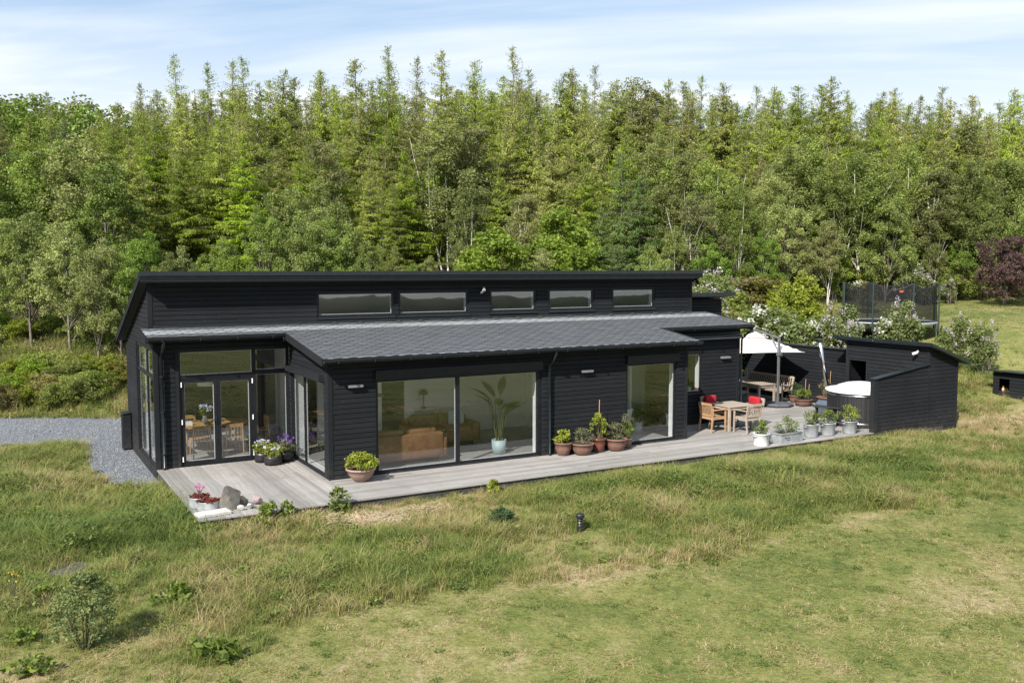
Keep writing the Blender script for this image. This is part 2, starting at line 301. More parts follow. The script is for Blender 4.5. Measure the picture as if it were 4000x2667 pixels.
def ground_mat():
    m, t, b = newmat('meadow_soil_and_grass'); b.inputs['Roughness'].default_value = .95; b.inputs['Specular IOR Level'].default_value = .1
    a = t.nodes.new('ShaderNodeAttribute'); a.attribute_name = 'tint'; n1 = noise(t, 2.2, 6, .75, 'World'); n2 = noise(t, 11, 5, .75, 'World'); n3 = noise(t, 19, 4, .7, 'World')
    f = mathn(t, 'ADD', a.outputs['Fac'], mathn(t, 'ADD', mathn(t, 'MULTIPLY', mathn(t, 'SUBTRACT', n1, .5), .9), mathn(t, 'MULTIPLY', mathn(t, 'SUBTRACT', n2, .5), 1.3)))
    cr_ = t.nodes.new('ShaderNodeValToRGB'); e = cr_.color_ramp.elements; e[0].position = .1; e[0].color = rgba((.088, .112, .032)); e[1].position = .95; e[1].color = rgba((.34, .27, .16))
    k = e.new(.45); k.color = rgba((.168, .174, .052)); k = e.new(.68); k.color = rgba((.225, .208, .080)); t.links.new(f, cr_.inputs[0])
    col = mixc(t, mathn(t, 'MULTIPLY', ramp(t, n3, .42, .68), .6), cr_.outputs[0], (.07, .085, .022))
    wd_ = t.nodes.new('ShaderNodeAttribute'); wd_.attribute_name = 'wood'; col = mixc(t, wd_.outputs['Fac'], col, mixc(t, ramp(t, n2, .3, .7), (.040, .032, .020), (.075, .062, .035)))
    t.links.new(col, b.inputs['Base Color']); bump(t, b, n2, .04, .8); return m
M['ground'] = ground_mat()
me = np_mesh('ground', np.stack([GX, GY, GZ], -1).reshape(-1, 3), Fq, M['ground'], dryness(GX, GY).ravel()); me.shade_smooth()
wood_ = np.clip((GY - np.interp(GX, [-40, -5, 3, 12, 25, 40, 50, 60, 75], [17.5, 16.5, 15, 17, 18, 19, 20, 24, 32]) + 2.5 * (fbm(GX * .4, GY * .4, 71, 2) - .5)) / 1.5, 0, 1); at_ = me.attributes.new('wood', 'FLOAT', 'POINT'); at_.data.foreach_set('value', wood_.ravel().astype(np.float32))
go = link(bpy.data.objects.new('ground', me)); go['kind'] = 'structure'
# unseen wooded rise, added to darken the lower half of the clerestory reflections
hx = np.linspace(-420, 820, 311); hv = []; hr = 5.5 + 5 * fbm(hx * .012, hx * 0, 81, 3) + 3.2 * fbm(hx * .16, hx * 0 + 3, 83, 3)
for k, (dy, f_) in enumerate(((0, 0), (4, .55), (9, .85), (16, 1.0), (40, .95), (80, .3))): hv.append(np.stack([hx, -430 - dy + 3 * vnoise(hx * .2, hx * 0 + k, 85), _gz0(hx, hx * 0 - 42) - .062 * (404 + dy) - 1 + (hr + 5) * f_ * (.9 + .2 * vnoise(hx * .3, hx * 0 + 7 * k, 87))], -1))
hv = np.concatenate(hv); hi_ = np.arange(6 * 311).reshape(6, 311); ho = link(bpy.data.objects.new('far_hill', np_mesh('far_hill', hv, np.stack([hi_[:-1, :-1], hi_[:-1, 1:], hi_[1:, 1:], hi_[1:, :-1]], -1).reshape(-1, 4), simple('distant_wood', (.045, .060, .022), (.025, .036, .014), .6, .9, coord='World')))); ho['kind'] = 'structure'
# gravel drive
cx_, cy_ = np.meshgrid(np.arange(-14, 12, .2), np.arange(-.9, 18, .2)); keep = inpoly(cx_ + .1, cy_ + .1, GRAVEL); c0 = np.stack([cx_[keep], cy_[keep]], -1)
keys = {}; V = []; Fg = []
for x, y in c0:
    q = []
    for dx, dy in ((0, 0), (.2, 0), (.2, .2), (0, .2)):
        k = (round((x + dx) * 5), round((y + dy) * 5))
        if k not in keys: keys[k] = len(V); V.append((x + dx, y + dy))
        q.append(keys[k])
    Fg.append(q)
V = np.array(V); vz = gz(V[:, 0], V[:, 1]) + .055
def gravel_mat():
    m, t, b = newmat('grey_granite_gravel'); b.inputs['Roughness'].default_value = .85
    v = t.nodes.new('ShaderNodeTexVoronoi'); v.inputs['Scale'].default_value = 30; g = t.nodes.new('ShaderNodeNewGeometry'); t.links.new(g.outputs['Position'], v.inputs['Vector'])
    sp = t.nodes.new('ShaderNodeSeparateColor'); t.links.new(v.outputs['Color'], sp.inputs[0])
    col = mixc(t, sp.outputs[0], (.075, .083, .096), (.195, .203, .217)); col = mixc(t, mathn(t, 'MULTIPLY', ramp(t, noise(t, .8, 4, .6, 'World'), .5, .75), .35), col, (.17, .155, .13)); t.links.new(col, b.inputs['Base Color']); bump(t, b, v.outputs['Distance'], .03, .9); return m
M['gravel'] = gravel_mat()
o = link(bpy.data.objects.new('gravel_drive', np_mesh('gravel_drive', np.c_[V, vz], np.array(Fg), M['gravel']))); o['kind'] = 'structure'

# ---------------------------------------------------------------- deck
PL = {}
def plank(parent, name, mat, p, length, wdt, thk, along):
    key = (name, round(length, 2), round(wdt, 3), thk)
    if key not in PL:
        c = .004; mb = MB(); ring = lambda x: [(x, c, -thk), (x, wdt - c, -thk), (x, wdt, -thk + c), (x, wdt, -c), (x, wdt - c, 0), (x, c, 0), (x, 0, -c), (x, 0, -thk + c)]
        mb.prism(ring(0), ring(length)); o = mb.build(name, mat, parent); PL[key] = o.data
    else: o = bpy.data.objects.new(name, PL[key]); link(o, parent)
    o.location = p
    if along == 'Y': o.rotation_euler = (0, 0, -math.pi / 2)       # runs towards -y from p, width towards +x
    return o
deck = MB().box(.02, 22.0, -5.0, -4.94, -.30, -.035).box(.02, .07, -4.94, -.03, -.34, -.035).box(3.1, 3.16, -4.94, -3.1, -.3, -.035).box(.07, 3.1, -2.6, -2.55, -.3, -.035)
for x in np.arange(4, 22, 1.0): deck.box(x, x + .05, -4.94, -3.08 if x < 13.6 else -1.35, -.2, -.035)
for x in np.arange(17.4, 21.9, 1.0): deck.box(x, x + .05, -1.35, 5.0, -.2, -.035)
deck = deck.build('deck', M['deck_side']); deck['kind'] = 'structure'
rng = np.random.default_rng(5)
PW = .1115
for i in range(26):
    x = .0 + i * .1235
    if x + PW > 3.21: break
    if x > .3 and i % 3 == 1:
        j = -1.4 - 2.2 * rng.random(); plank(deck, 'plank', M['deck'], (x, -.005, rng.normal(0, .0012)), -j - .01, PW, .028, 'Y'); plank(deck, 'plank', M['deck'], (x, j - .003, rng.normal(0, .0012)), 5.03 + j, PW, .028, 'Y')
    else: plank(deck, 'plank', M['deck'], (x, -.005, rng.normal(0, .0012)), 5.03, PW, .028, 'Y')
yy = -5.035; r_ = 0
while yy < 5.0:
    x0 = 3.215 if yy + PW < -3.03 else (13.56 if yy + PW < -1.28 else 17.35)
    x1 = 22.0 if yy > -4.9 else 18.82
    if yy > -4.95: x1 = 21.15 if yy < -1.9 else 21.95
    x = x0; first = True
    while x < x1 - .05:
        ln = 4.2 if not first else (1.4 + 2.8 * ((r_ * 0.37) % 1)); first = False
        if x1 - x - ln < .8: ln = x1 - x
        plank(deck, 'plank', M['deck'], (x, yy, rng.normal(0, .0012)), ln - .004, PW, .028, 'X'); x += ln
    yy += .1235; r_ += 1

# ---------------------------------------------------------------- siding, walls, windows
def clip(poly, a, b, c):                     # keep a*u+b*z<=c
    o = []
    for i in range(len(poly)):
        p, q = poly[i], poly[(i + 1) % len(poly)]; dp = a * p[0] + b * p[1] - c; dq = a * q[0] + b * q[1] - c
        if dp <= 0: o.append(p)
        if dp * dq < 0: s = dp / (dp - dq); o.append((p[0] + (q[0] - p[0]) * s, p[1] + (q[1] - p[1]) * s))
    return o
def area(p): return abs(sum(p[i][0] * p[(i + 1) % len(p)][1] - p[(i + 1) % len(p)][0] * p[i][1] for i in range(len(p)))) / 2 if len(p) > 2 else 0
def minus(polys, rects):
    for (u0, u1, z0, z1) in rects:
        nw = []
        for p in polys:
            us = [q[0] for q in p]; zs = [q[1] for q in p]
            if max(us) <= u0 or min(us) >= u1 or max(zs) <= z0 or min(zs) >= z1: nw.append(p); continue
            nw.append(clip(p, 1, 0, u0)); nw.append(clip(p, -1, 0, -u1)); m = clip(clip(p, -1, 0, -u0), 1, 0, u1); nw.append(clip(m, 0, 1, z0)); nw.append(clip(m, 0, -1, -z1))
        polys = [p for p in nw if area(p) > 1e-4]
    return polys
class Wall:
    def __init__(s, O, U, Nn): s.O, s.U, s.N = Vector(O), Vector(U), Vector(Nn)
    def P(s, u, z, n=0): p = s.O + s.U * u + s.N * n; return (p.x, p.y, z)
    def slab(s, mb, polys, n0, n1):
        for p in polys: mb.prism([s.P(u, z, n0) for u, z in p], [s.P(u, z, n1) for u, z in p])
        return mb
    def box(s, mb, u0, u1, z0, z1, n0, n1): return s.slab(mb, [[(u0, z0), (u1, z0), (u1, z1), (u0, z1)]], n0, n1)
PITCH_B = .115; BT = .022
def clad(parent, W, polys, holes, z0, boards=True, minlen=.03, lining=True, thick=.14, trim=None, nameb='board', lpolys=None, lmat='white'):
    wall = W.slab(MB(), minus(polys, holes), -BT - .001, -thick).build('wall', M['black'], parent)
    lu = [q[0] for p in polys for q in p]; lp = [clip(clip(p, -1, 0, -min(lu) - .16), 1, 0, max(lu) - .16) for p in (lpolys or polys)]; lp = [p for p in lp if area(p) > .01]
    if lining: W.slab(MB(), minus(lp, holes), -thick - .001, -thick - .16).build('interior_wall', M[lmat], parent)
    if not boards: return wall
    zmax = max(q[1] for p in polys for q in p); i = 0
    ex = holes + (trim or [])
    while z0 + i * PITCH_B < zmax - .02:
        a = z0 + i * PITCH_B; b = a + PITCH_B - .012; i += 1
        for p in polys:
            q = clip(clip(p, 0, -1, -a), 0, 1, b)
            if area(q) < 1e-4: continue
            cuts = []
            us_ = [t[0] for t in q]
            if max(us_) - min(us_) > 5.5: cuts = [min(us_) + (max(us_) - min(us_)) * random.uniform(.25, .75)]
            jr = [(c - .002, c + .002, a - 1, b + 1) for c in cuts]
            for g in minus([q], ex + jr):
                zs = [t[1] for t in g]; us = [t[0] for t in g]
                if max(us) - min(us) < minlen or max(zs) - min(zs) < .018: continue
                zm = (max(zs) + min(zs)) / 2; jit = random.uniform(-.0012, .0012)
                fr = [(u, z - .010 if z > zm + .01 else (z + .002 if z < zm - .01 else z)) for u, z in g]
                MB().prism([W.P(u, z, -BT) for u, z in g], [W.P(u, z, 0 + jit) for u, z in fr]).build(nameb, M['siding'], wall)
    return wall
def sash(W, u0, u1, z0, z1, parent, w_=.014):
    mb = MB(); W.box(mb, u0, u1, z0, z0 + w_, -.078, -.098); W.box(mb, u0, u1, z1 - w_, z1, -.078, -.098); W.box(mb, u0, u0 + w_, z0 + w_, z1 - w_, -.078, -.098); W.box(mb, u1 - w_, u1, z0 + w_, z1 - w_, -.078, -.098); mb.build('inner_sash', M['whiteframe'], parent)
def window(parent, W, u0, u1, z0, z1, mull=(), trans=(), fw=.055, nf=-.03, nb=-.10, name='window', glass=None, hole=True):
    mb = MB(); W.box(mb, u0, u1, z0, z0 + fw, nf, nb); W.box(mb, u0, u1, z1 - fw, z1, nf, nb); W.box(mb, u0, u0 + fw, z0 + fw, z1 - fw, nf, nb); W.box(mb, u1 - fw, u1, z0 + fw, z1 - fw, nf, nb)
    o = mb.build(name, M['frame'], parent)
    us = [u0 + fw] + [v for m_, w_ in mull for v in (m_ - w_ / 2, m_ + w_ / 2)] + [u1 - fw]; zs = [z0 + fw] + [v for m_, w_ in trans for v in (m_ - w_ / 2, m_ + w_ / 2)] + [z1 - fw]
    for m_, w_ in trans: W.box(MB(), u0 + fw, u1 - fw, m_ - w_ / 2, m_ + w_ / 2, nf - .002, nb + .002).build('transom', M['frame'], o)
    for k in range(0, len(zs), 2):
        for m_, w_ in mull: W.box(MB(), m_ - w_ / 2, m_ + w_ / 2, zs[k], zs[k + 1], nf - .002, nb + .002).build('mullion', M['frame'], o)
        for j in range(0, len(us), 2): W.box(MB(), us[j] + .001, us[j + 1] - .001, zs[k] + .001, zs[k + 1] - .001, -.062, -.070).build('pane', M['glass'], o); sash(W, us[j] + .0005, us[j + 1] - .0005, zs[k] + .0005, zs[k + 1] - .0005, o)
    # pale inner lining of the opening
    mb = MB()
    for (a, b, c, d) in ((u0 - .005, u1 + .005, z0 - .012, z0 + .012), (u0 - .005, u1 + .005, z1 - .012, z1 + .012), (u0 - .012, u0 + .012, z0 + .013, z1 - .013), (u1 - .012, u1 + .012, z0 + .013, z1 - .013)): W.box(mb, a, b, c, d, -.102, -.315)
    mb.build('inner_lining', M['whiteframe'], o)
    return o
house = thing('house', 'long low house clad in black boards with a clerestory and grey shingle roof', 'house')
xG, xB, xC, yP, yR, yc, xcr, yE = 3.205, 13.528, 17.12, -3.038, -1.27, .618, 16.76, 5.0
zL = lambda y: 3.3206 + .1372 * (y - .618)           # top of the lower roof
zU = lambda y: 4.66 - .36 * (y - .2245)              # top of the upper roof
T = .13
# gable on the left
WG = Wall((0, 0, 0), (0, 1, 0), (-1, 0, 0)); gh = [(.10, 2.98, -.02, 2.83)]
clad(house, WG, [[(0, -.28), (yc, -.28), (yc, zL(yc) - T), (0, zL(0) - T)], [(yc, -.28), (yE, -.28), (yE, zU(yE) - T), (yc, zU(yc) - T)]], gh, -.25, trim=[(-1, .11, -1, 9)], lpolys=[[(0, -.28), (yE, -.28), (yE, zU(yE) - T), (2.6, zL(yc) - T), (yc, zL(yc) - T), (0, zL(0) - T)]])
window(house, WG, .10, 2.98, -.02, 2.83, mull=[(1.37, .07)], trans=[(2.16, .10)], fw=.06)
# wall with the terrace doors
WF = Wall((0, 0, 0), (1, 0, 0), (0, -1, 0)); fh = [(.555, 3.19, .0, 2.80)]
clad(house, WF, [[(0, -.28), (xG, -.28), (xG, zL(0) - T), (0, zL(0) - T)]], fh, -.02, trim=[(-1, .10, -1, 9), (.47, .56, -.3, 2.9)])
WF.box(MB(), .475, .553, -.02, 2.87, -.02, .012).build('corner_board', M['siding'], house)
# side wall of the projecting room
WS = Wall((xG, yP, 0), (0, 1, 0), (-1, 0, 0)); sh = [(.33, 2.90, .01, 2.19)]
clad(house, WS, [[(0, -.05), (-yP, -.05), (-yP, zL(0) - T), (0, zL(yP) - T)]], sh, -.02, trim=[(-1, .10, -1, 9)])
window(house, WS, .33, 2.90, .01, 2.19, mull=[(1.90, .06)], fw=.05)
# long front wall
WA = Wall((0, yP, 0), (1, 0, 0), (0, -1, 0)); ah = [(4.335, 8.72, .02, 2.2), (11.43, 13.15, .02, 2.2)]
clad(house, WA, [[(xG, -.05), (xB, -.05), (xB, zL(yP) - T), (xG, zL(yP) - T)]], ah, -.02, trim=[(0, xG + .10, -1, 9), (xB - .09, 99, -1, 9), (8.72, 8.80, 0, 2.3)])
window(house, WA, 4.335, 8.72, .02, 2.2, mull=[(6.44, .10)], fw=.062)
window(house, WA, 11.43, 13.15, .02, 2.2, fw=.062)
WB = Wall((xB, yP, 0), (0, 1, 0), (1, 0, 0)); clad(house, WB, [[(.16, -.05), (yR - yP - .15, -.05), (yR - yP - .15, zL(yR) - T), (.16, zL(yP) - T)]], [], 0, boards=False, lining=False)
# right front wall
WR = Wall((0, yR, 0), (1, 0, 0), (0, -1, 0)); rh = [(14.72, 15.61, .95, 2.19)]
clad(house, WR, [[(xB + .01, -.05), (xC, -.05), (xC, zL(yR) - T), (xB + .01, zL(yR) - T)]], rh, -.02, trim=[(xC - .1, 99, -1, 9)])
window(house, WR, 14.72, 15.61, .95, 2.19, fw=.055)
WR.box(MB(), 14.68, 15.66, .915, .945, -.03, .05).build('sill', M['metal_dark'], house)
# clerestory
WC = Wall((0, yc, 0), (1, 0, 0), (0, -1, 0))
CW = [(4.14, 6.315, 3.455), (6.43, 8.585, 3.455), (9.26, 10.83, 3.475), (11.24, 12.90, 3.475), (13.57, 15.26, 3.475)]
ch = [(a, b, z, 4.125) for a, b, z in CW]
clad(house, WC, [[(0, zL(yc) - .02), (xcr, zL(yc) - .02), (xcr, zU(yc) - T), (0, zU(yc) - T)]], ch, zL(yc) + .06, trim=[(-1, .10, 0, 9), (xcr - .09, 99, 0, 9)])
for a, b, z in CW: window(house, WC, a, b, z, 4.125, fw=.07)
for a, b, z in CW: WC.box(MB(), a - .01, b + .01, z - .05, z - .006, -.02, .035).build('sill', M['metal_dark'], house)
# closing walls not facing the photographer
for (O, U, Nn, poly) in (((xC, yR, 0), (0, 1, 0), (1, 0, 0), [(.16, -.05), (yc - yR, -.05), (yc - yR, zL(yc) - T), (.16, zL(yR) - T)]), ((xcr, yc, 0), (0, 1, 0), (1, 0, 0), [(.0, -.05), (yE - yc - .1, -.05), (yE - yc - .1, zU(yE) - T), (.0, zU(yc) - T)]),
                        ): clad(house, Wall(O, U, Nn), [poly], [], 0, boards=False)
WK = Wall((0, yE, 0), (1, 0, 0), (0, 1, 0)); kh = [(8.8, 10.4, .9, 2.3), (13.6, 15.9, .9, 2.3)]  # unseen rear windows, added to let more light into the rooms
clad(house, WK, [[(.1, -.3), (xcr, -.3), (xcr, zU(yE) - T), (.1, zU(yE) - T)]], kh, 0, boards=False, lmat='darkwall')
for a, b, c, d in kh: window(house, WK, a, b, c, d, fw=.06)
# rear extension
WX = Wall((0, 2.0, 0), (1, 0, 0), (0, -1, 0)); clad(house, WX, [[(xcr + .02, -.1), (19.33, -.1), (19.33, 3.66), (xcr + .02, 3.66)]], [], 2.42 - 23 * PITCH_B + .25, trim=[(0, 99, -1, 2.55)])
MB().box(xcr + .02, 19.33, 2.2, 4.9, -.1, 3.6).build('rear_block', M['black'], house)
rx_ = MB(); rx_.prism([(xcr + .02, 1.66, 3.78), (xcr + .02, 1.66, 3.88), (xcr + .02, 5.1, 3.38), (xcr + .02, 5.1, 3.28)], [(19.62, 1.66, 3.78), (19.62, 1.66, 3.88), (19.62, 5.1, 3.38), (19.62, 5.1, 3.28)]); rx_.build('rear_roof', M['felt'], house)
MB().box(xcr + .02, 19.63, 1.62, 1.655, 3.77, 3.90).build('fascia', M['metal_dark'], house)
# corner boards
def vbox(name, x0, x1, y0, y1, z0, z1, mat='siding', parent=house): return MB().cbox(x0, x1, y0, y1, z0, z1, .004).build(name, M[mat], parent)
vbox('corner_board', -.012, .098, -.012, .108, -.3, zL(0) - T); vbox('corner_board', xG - .012, xG + .098, yP - .012, yP + .098, -.02, zL(yP) - T - .004)
vbox('corner_board', xB - .088, xB + .010, yP - .012, yP + .15, -.02, zL(yP) - T - .004); vbox('corner_board', xC - .098, xC + .012, yR - .012, yR + .15, -.02, zL(yR) - T - .004)
vbox('corner_board', -.013, .098, yc - .012, yc + .09, zL(yc) + .002, zU(yc) - T - .004); vbox('corner_board', xcr - .088, xcr + .012, yc - .012, yc + .09, zL(yc) + .002, zU(yc) - T - .004)
vbox('corner_board', xG - .10, xG - .024, -.04, -.013, 0, 2.1)
# awning boxes over the windows
WA.box(MB(), 4.30, 8.76, 2.205, 2.42, -.01, .10).build('awning_box', M['frame'], house); WA.box(MB(), 11.40, 13.18, 2.205, 2.42, -.01, .10).build('awning_box', M['frame'], house)
WS.slab(MB(), [[(.27, 2.20), (2.98, 2.20), (2.98, 2.33), (.27, 2.36)]], -.01, .13).build('awning_box', M['siding'], house)
mb = MB(); mb.tube([(13.9, yR - .10, 2.66), (16.98, yR - .10, 2.66)], .075, 14); mb.box(13.9, 16.98, yR - .12, yR - .02, 2.725, 2.77); mb.build('awning_roll', M['metal_dark'], house, True)
MB().box(13.9, 16.98, yR - .205, yR - .165, 2.585, 2.63).build('awning_rail', simple('pale_awning_rail', (.16, .165, .17), None, 6, .5), house)
for x in (.555, 2.34): pass
# terrace glazing: doors, fixed pane, top lights
gl = MB()
for (u0, u1, z0, z1) in ((.555, .60, .0, 2.80), (3.13, 3.19, 0, 2.80), (2.285, 2.375, 0, 2.80), (.60, 2.285, 2.745, 2.80), (2.375, 3.13, 2.745, 2.80), (.60, 2.285, 2.10, 2.20), (2.375, 3.13, 2.13, 2.245), (2.375, 3.13, 0, .06), (.60, 2.285, 0, .022)): WF.box(gl, u0, u1, z0, z1, -.025, -.105)
gl = gl.build('terrace_glazing', M['frame'], house)
for (u0, u1, z0, z1) in ((.60, 2.285, 2.20, 2.745), (2.375, 3.13, 2.245, 2.745), (2.375, 3.13, .06, 2.13)): WF.box(MB(), u0 + .001, u1 - .001, z0 + .001, z1 - .001, -.062, -.070).build('pane', M['glass'], gl); sash(WF, u0 + .0005, u1 - .0005, z0 + .0005, z1 - .0005, gl)
mb = MB()
for (a, b, c, d) in ((.56, 3.19, -.012, .010), (.56, 3.19, 2.79, 2.81), (.545, .565, .011, 2.789), (3.175, 3.195, .011, 2.789)): WF.box(mb, a, b, c, d, -.107, -.315)
mb.build('inner_lining', M['whiteframe'], gl)
for k, (u0, u1) in enumerate(((.604, 1.438), (1.444, 2.281))):
    d = MB(); 
    for (a, b, c, e) in ((u0, u1, .026, .12), (u0, u1, 2.01, 2.096), (u0, u0 + .075, .12, 2.01), (u1 - .075, u1, .12, 2.01)): WF.box(d, a, b, c, e, -.035, -.10)
    d = d.build('door', M['frame'], house); WF.box(MB(), u0 + .076, u1 - .076, .121, 2.009, -.062, -.070).build('pane', M['glass'], d); sash(WF, u0 + .0755, u1 - .0755, .1205, 2.0095, d)
    hx = u0 if k == 0 else u1
    for z in (.12, 1.02, 1.92): WF.box(MB(), hx - .012, hx + .012, z, z + .12, -.024, -.002).build('hinge', M['whiteframe'], d)
    if k == 0: h = MB(); WF.box(h, u1 - .05, u1 - .025, .98, 1.16, -.034, -.012); WF.box(h, u1 - .16, u1 - .026, 1.07, 1.09, -.012, .02); h.build('handle', M['metal_dark'], d)

# ---------------------------------------------------------------- roofs
X0, XG_, XB_, XR = -.203, 2.989, 13.677, 17.32; E0, E1, E2 = -.441, -3.345, -1.5835
foot = [(X0, E0), (XG_, E0), (XG_, E1), (XB_, E1), (XB_, E2), (XR, E2), (XR, yc + .0), (X0, yc + .0)]
rects = [(X0, XG_, E0, yc), (XG_, XB_, E1, yc), (XB_, XR, E2, yc)]
rf = MB()
for (x0, x1, y0, y1) in rects:
    rf.prism([(x0, y0, zL(y0) - .03), (x0, y1, zL(y1) - .03), (x0, y1, zL(y1) - T + .002), (x0, y0, zL(y0) - T + .002)], [(x1, y0, zL(y0) - .03), (x1, y1, zL(y1) - .03), (x1, y1, zL(y1) - T + .002), (x1, y0, zL(y0) - T + .002)])
roof = rf.build('roof', M['felt'], house)
# inner ceiling under the lower roof
ce = MB()
for (x0, x1, y0, y1) in ((.3, xG, .3, yc), (xG + .3, xB - .3, yP + .3, yc), (xB - .3, xC - .3, yR + .3, yc)):
    ce.prism([(x0, y0, zL(y0) - T - .005), (x0, y1, zL(y1) - T - .005), (x0, y1, zL(y1) - T - .03), (x0, y0, zL(y0) - T - .03)], [(x1, y0, zL(y0) - T - .005), (x1, y1, zL(y1) - T - .005), (x1, y1, zL(y1) - T - .03), (x1, y0, zL(y0) - T - .03)])
ce.build('ceiling', M['white'], house)
# shingles
SWD, SEX = .335, .152; SL = math.hypot(1, .1372); rot = math.atan(.1372)
def tile_pts(cx, y0, l, r, wfac=1):
    """hexagonal tab whose lower point edge starts at y0 (roof coordinates), clipped to [l, r]"""
    w2 = SWD / 2; p = [(cx - w2, y0 + SEX * .55), (cx - w2 * .55, y0), (cx + w2 * .55, y0), (cx + w2, y0 + SEX * .55), (cx + w2, y0 + SEX * 1.45), (cx - w2, y0 + SEX * 1.45)]
    p = clip(clip(p, -1, 0, -l), 1, 0, r); return p
tiles = []; sr_ = np.random.default_rng(8)
nrow = int((yc - E1) / SEX) + 2
for k in range(nrow):
    y0 = E1 + k * SEX; yt = min(y0 + SEX * 1.45, yc)
    l = XG_ if y0 < min(E0, E2) - .02 else (XG_ if y0 < E0 - .02 else X0); r = XB_ if y0 < E2 - .02 else XR
    if y0 > yc - .08: break
    n = int((r - l) / SWD) + 3; off = (k % 2) * SWD / 2
    for i in range(-1, n):
        cx = math.floor(l / SWD) * SWD + i * SWD + off; p = tile_pts(cx, y0, l, r)
        p = clip(p, 0, 1, yc)
        if area(p) < .004: continue
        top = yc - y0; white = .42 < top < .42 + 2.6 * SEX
        tiles.append((cx, y0, p, white, k))
for (l, r, y0) in ((X0, XG_, E0 - SEX * .45), (XB_, XR, E2 - SEX * .45)):     # starter rows along the two set-back eaves
    for i in range(int((r - l) / SWD) + 2):
        cx = l + i * SWD; p = clip(tile_pts(cx, y0, l, r), 0, -1, -(E0 if l == X0 else E2))
        if area(p) > .004: tiles.append((cx, y0, p, False, -1))
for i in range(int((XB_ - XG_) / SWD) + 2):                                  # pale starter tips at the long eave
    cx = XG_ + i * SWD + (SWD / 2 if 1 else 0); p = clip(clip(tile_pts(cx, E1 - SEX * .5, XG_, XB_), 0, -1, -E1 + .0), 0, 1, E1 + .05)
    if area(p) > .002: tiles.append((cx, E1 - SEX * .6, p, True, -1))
dist = lambda t: (t[0] - CAM[0]) ** 2 + (t[1] - CAM[1]) ** 2
tiles.sort(key=dist)
def tile_geo(p, y0, k, tn):
    lift = .010 + (.006 if k < 0 else 0)
    h = lambda y: zL(y) - .03 + max(0, (lift + .017 * (1 - (y - y0) / (SEX * 1.45))))
    j = sr_.normal(0, .0012); t = [(x, y, h(y) + j) for x, y in p]; b = [(x, y, h(y) + j - .007) for x, y in p]; return t, b
rest = {False: ([], [], []), True: ([], [], [])}
for q, (cx, y0, p, white, k) in enumerate(tiles):
    tn = float(np.clip(sr_.normal(.5, .28), 0, 1)); t, b = tile_geo(p, y0, k, tn)
    if q < 290:
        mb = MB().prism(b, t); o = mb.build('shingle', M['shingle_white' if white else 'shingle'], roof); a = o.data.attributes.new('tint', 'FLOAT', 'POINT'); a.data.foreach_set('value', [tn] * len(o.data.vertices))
    else:
        V_, F_, T_ = rest[white]; base = len(V_); n = len(p); V_ += b + t; F_ += [tuple(base + i for i in range(n))[::-1], tuple(base + n + i for i in range(n))] + [(base + i, base + (i + 1) % n, base + n + (i + 1) % n, base + n + i) for i in range(n)]; T_ += [tn] * (2 * n)
for white in (False, True):
    V_, F_, T_ = rest[white]; me = bpy.data.meshes.new('shingle_field'); me.from_pydata(V_, [], F_); me.update()
    bm = bmesh.new(); bm.from_mesh(me); bmesh.ops.recalc_face_normals(bm, faces=bm.faces); bm.to_mesh(me); bm.free()
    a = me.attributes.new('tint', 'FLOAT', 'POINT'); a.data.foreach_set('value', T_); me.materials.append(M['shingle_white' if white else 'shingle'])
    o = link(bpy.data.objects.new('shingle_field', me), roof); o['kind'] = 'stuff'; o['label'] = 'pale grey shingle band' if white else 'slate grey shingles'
# small dark vent hoods in a row above the pale band
M['vent'] = simple('brown_vent', (.05, .042, .038), None, 9, .8)
for x in (4.55, 5.25, 6.35, 7.0, 8.0, 8.65, 9.35, 10.1, 10.85, 11.9, 12.65, 13.4, 14.25, 15.15, 15.75, 16.25):
    y = yc - .24; z = zL(y) - .005; MB().add([(x - .13, y, z), (x + .13, y, z), (x, y, z + .065), (x, y + .22, z + .035)], [(0, 1, 2), (1, 3, 2), (3, 0, 2), (0, 3, 1)]).build('roof_vent', M['vent'], roof)
MB().box(0.1, xcr, yc - .035, yc - .004, zL(yc) - .01, zL(yc) + .055).build('flashing', M['metal_dark'], roof)
# fascias, verges, gutters
def fascia(x0, x1, y): MB().box(x0, x1, y - .02, y - .001, zL(y) - T - .02, zL(y) - .028).build('fascia', M['black'], roof)
fascia(X0, XG_, E0); fascia(XG_, XB_, E1); fascia(XB_, XR, E2)
def verge(x0, x1, y0, y1):
    mb = MB(); mb.prism([(x0, y0, zL(y0) - T - .03), (x0, y0, zL(y0) + .012), (x0, y1, zL(y1) + .012), (x0, y1, zL(y1) - T - .03)], [(x1, y0, zL(y0) - T - .03), (x1, y0, zL(y0) + .012), (x1, y1, zL(y1) + .012), (x1, y1, zL(y1) - T - .03)]); mb.build('verge_board', M['siding'], roof)
verge(X0 - .025, X0 - .001, E0 - .02, yc + .0); verge(XG_ - .025, XG_ - .001, E1 - .02, E0 - .022); verge(XB_ + .001, XB_ + .025, E1 - .02, E2 - .022); verge(XR + .001, XR + .025, E2 - .02, yc + .0)
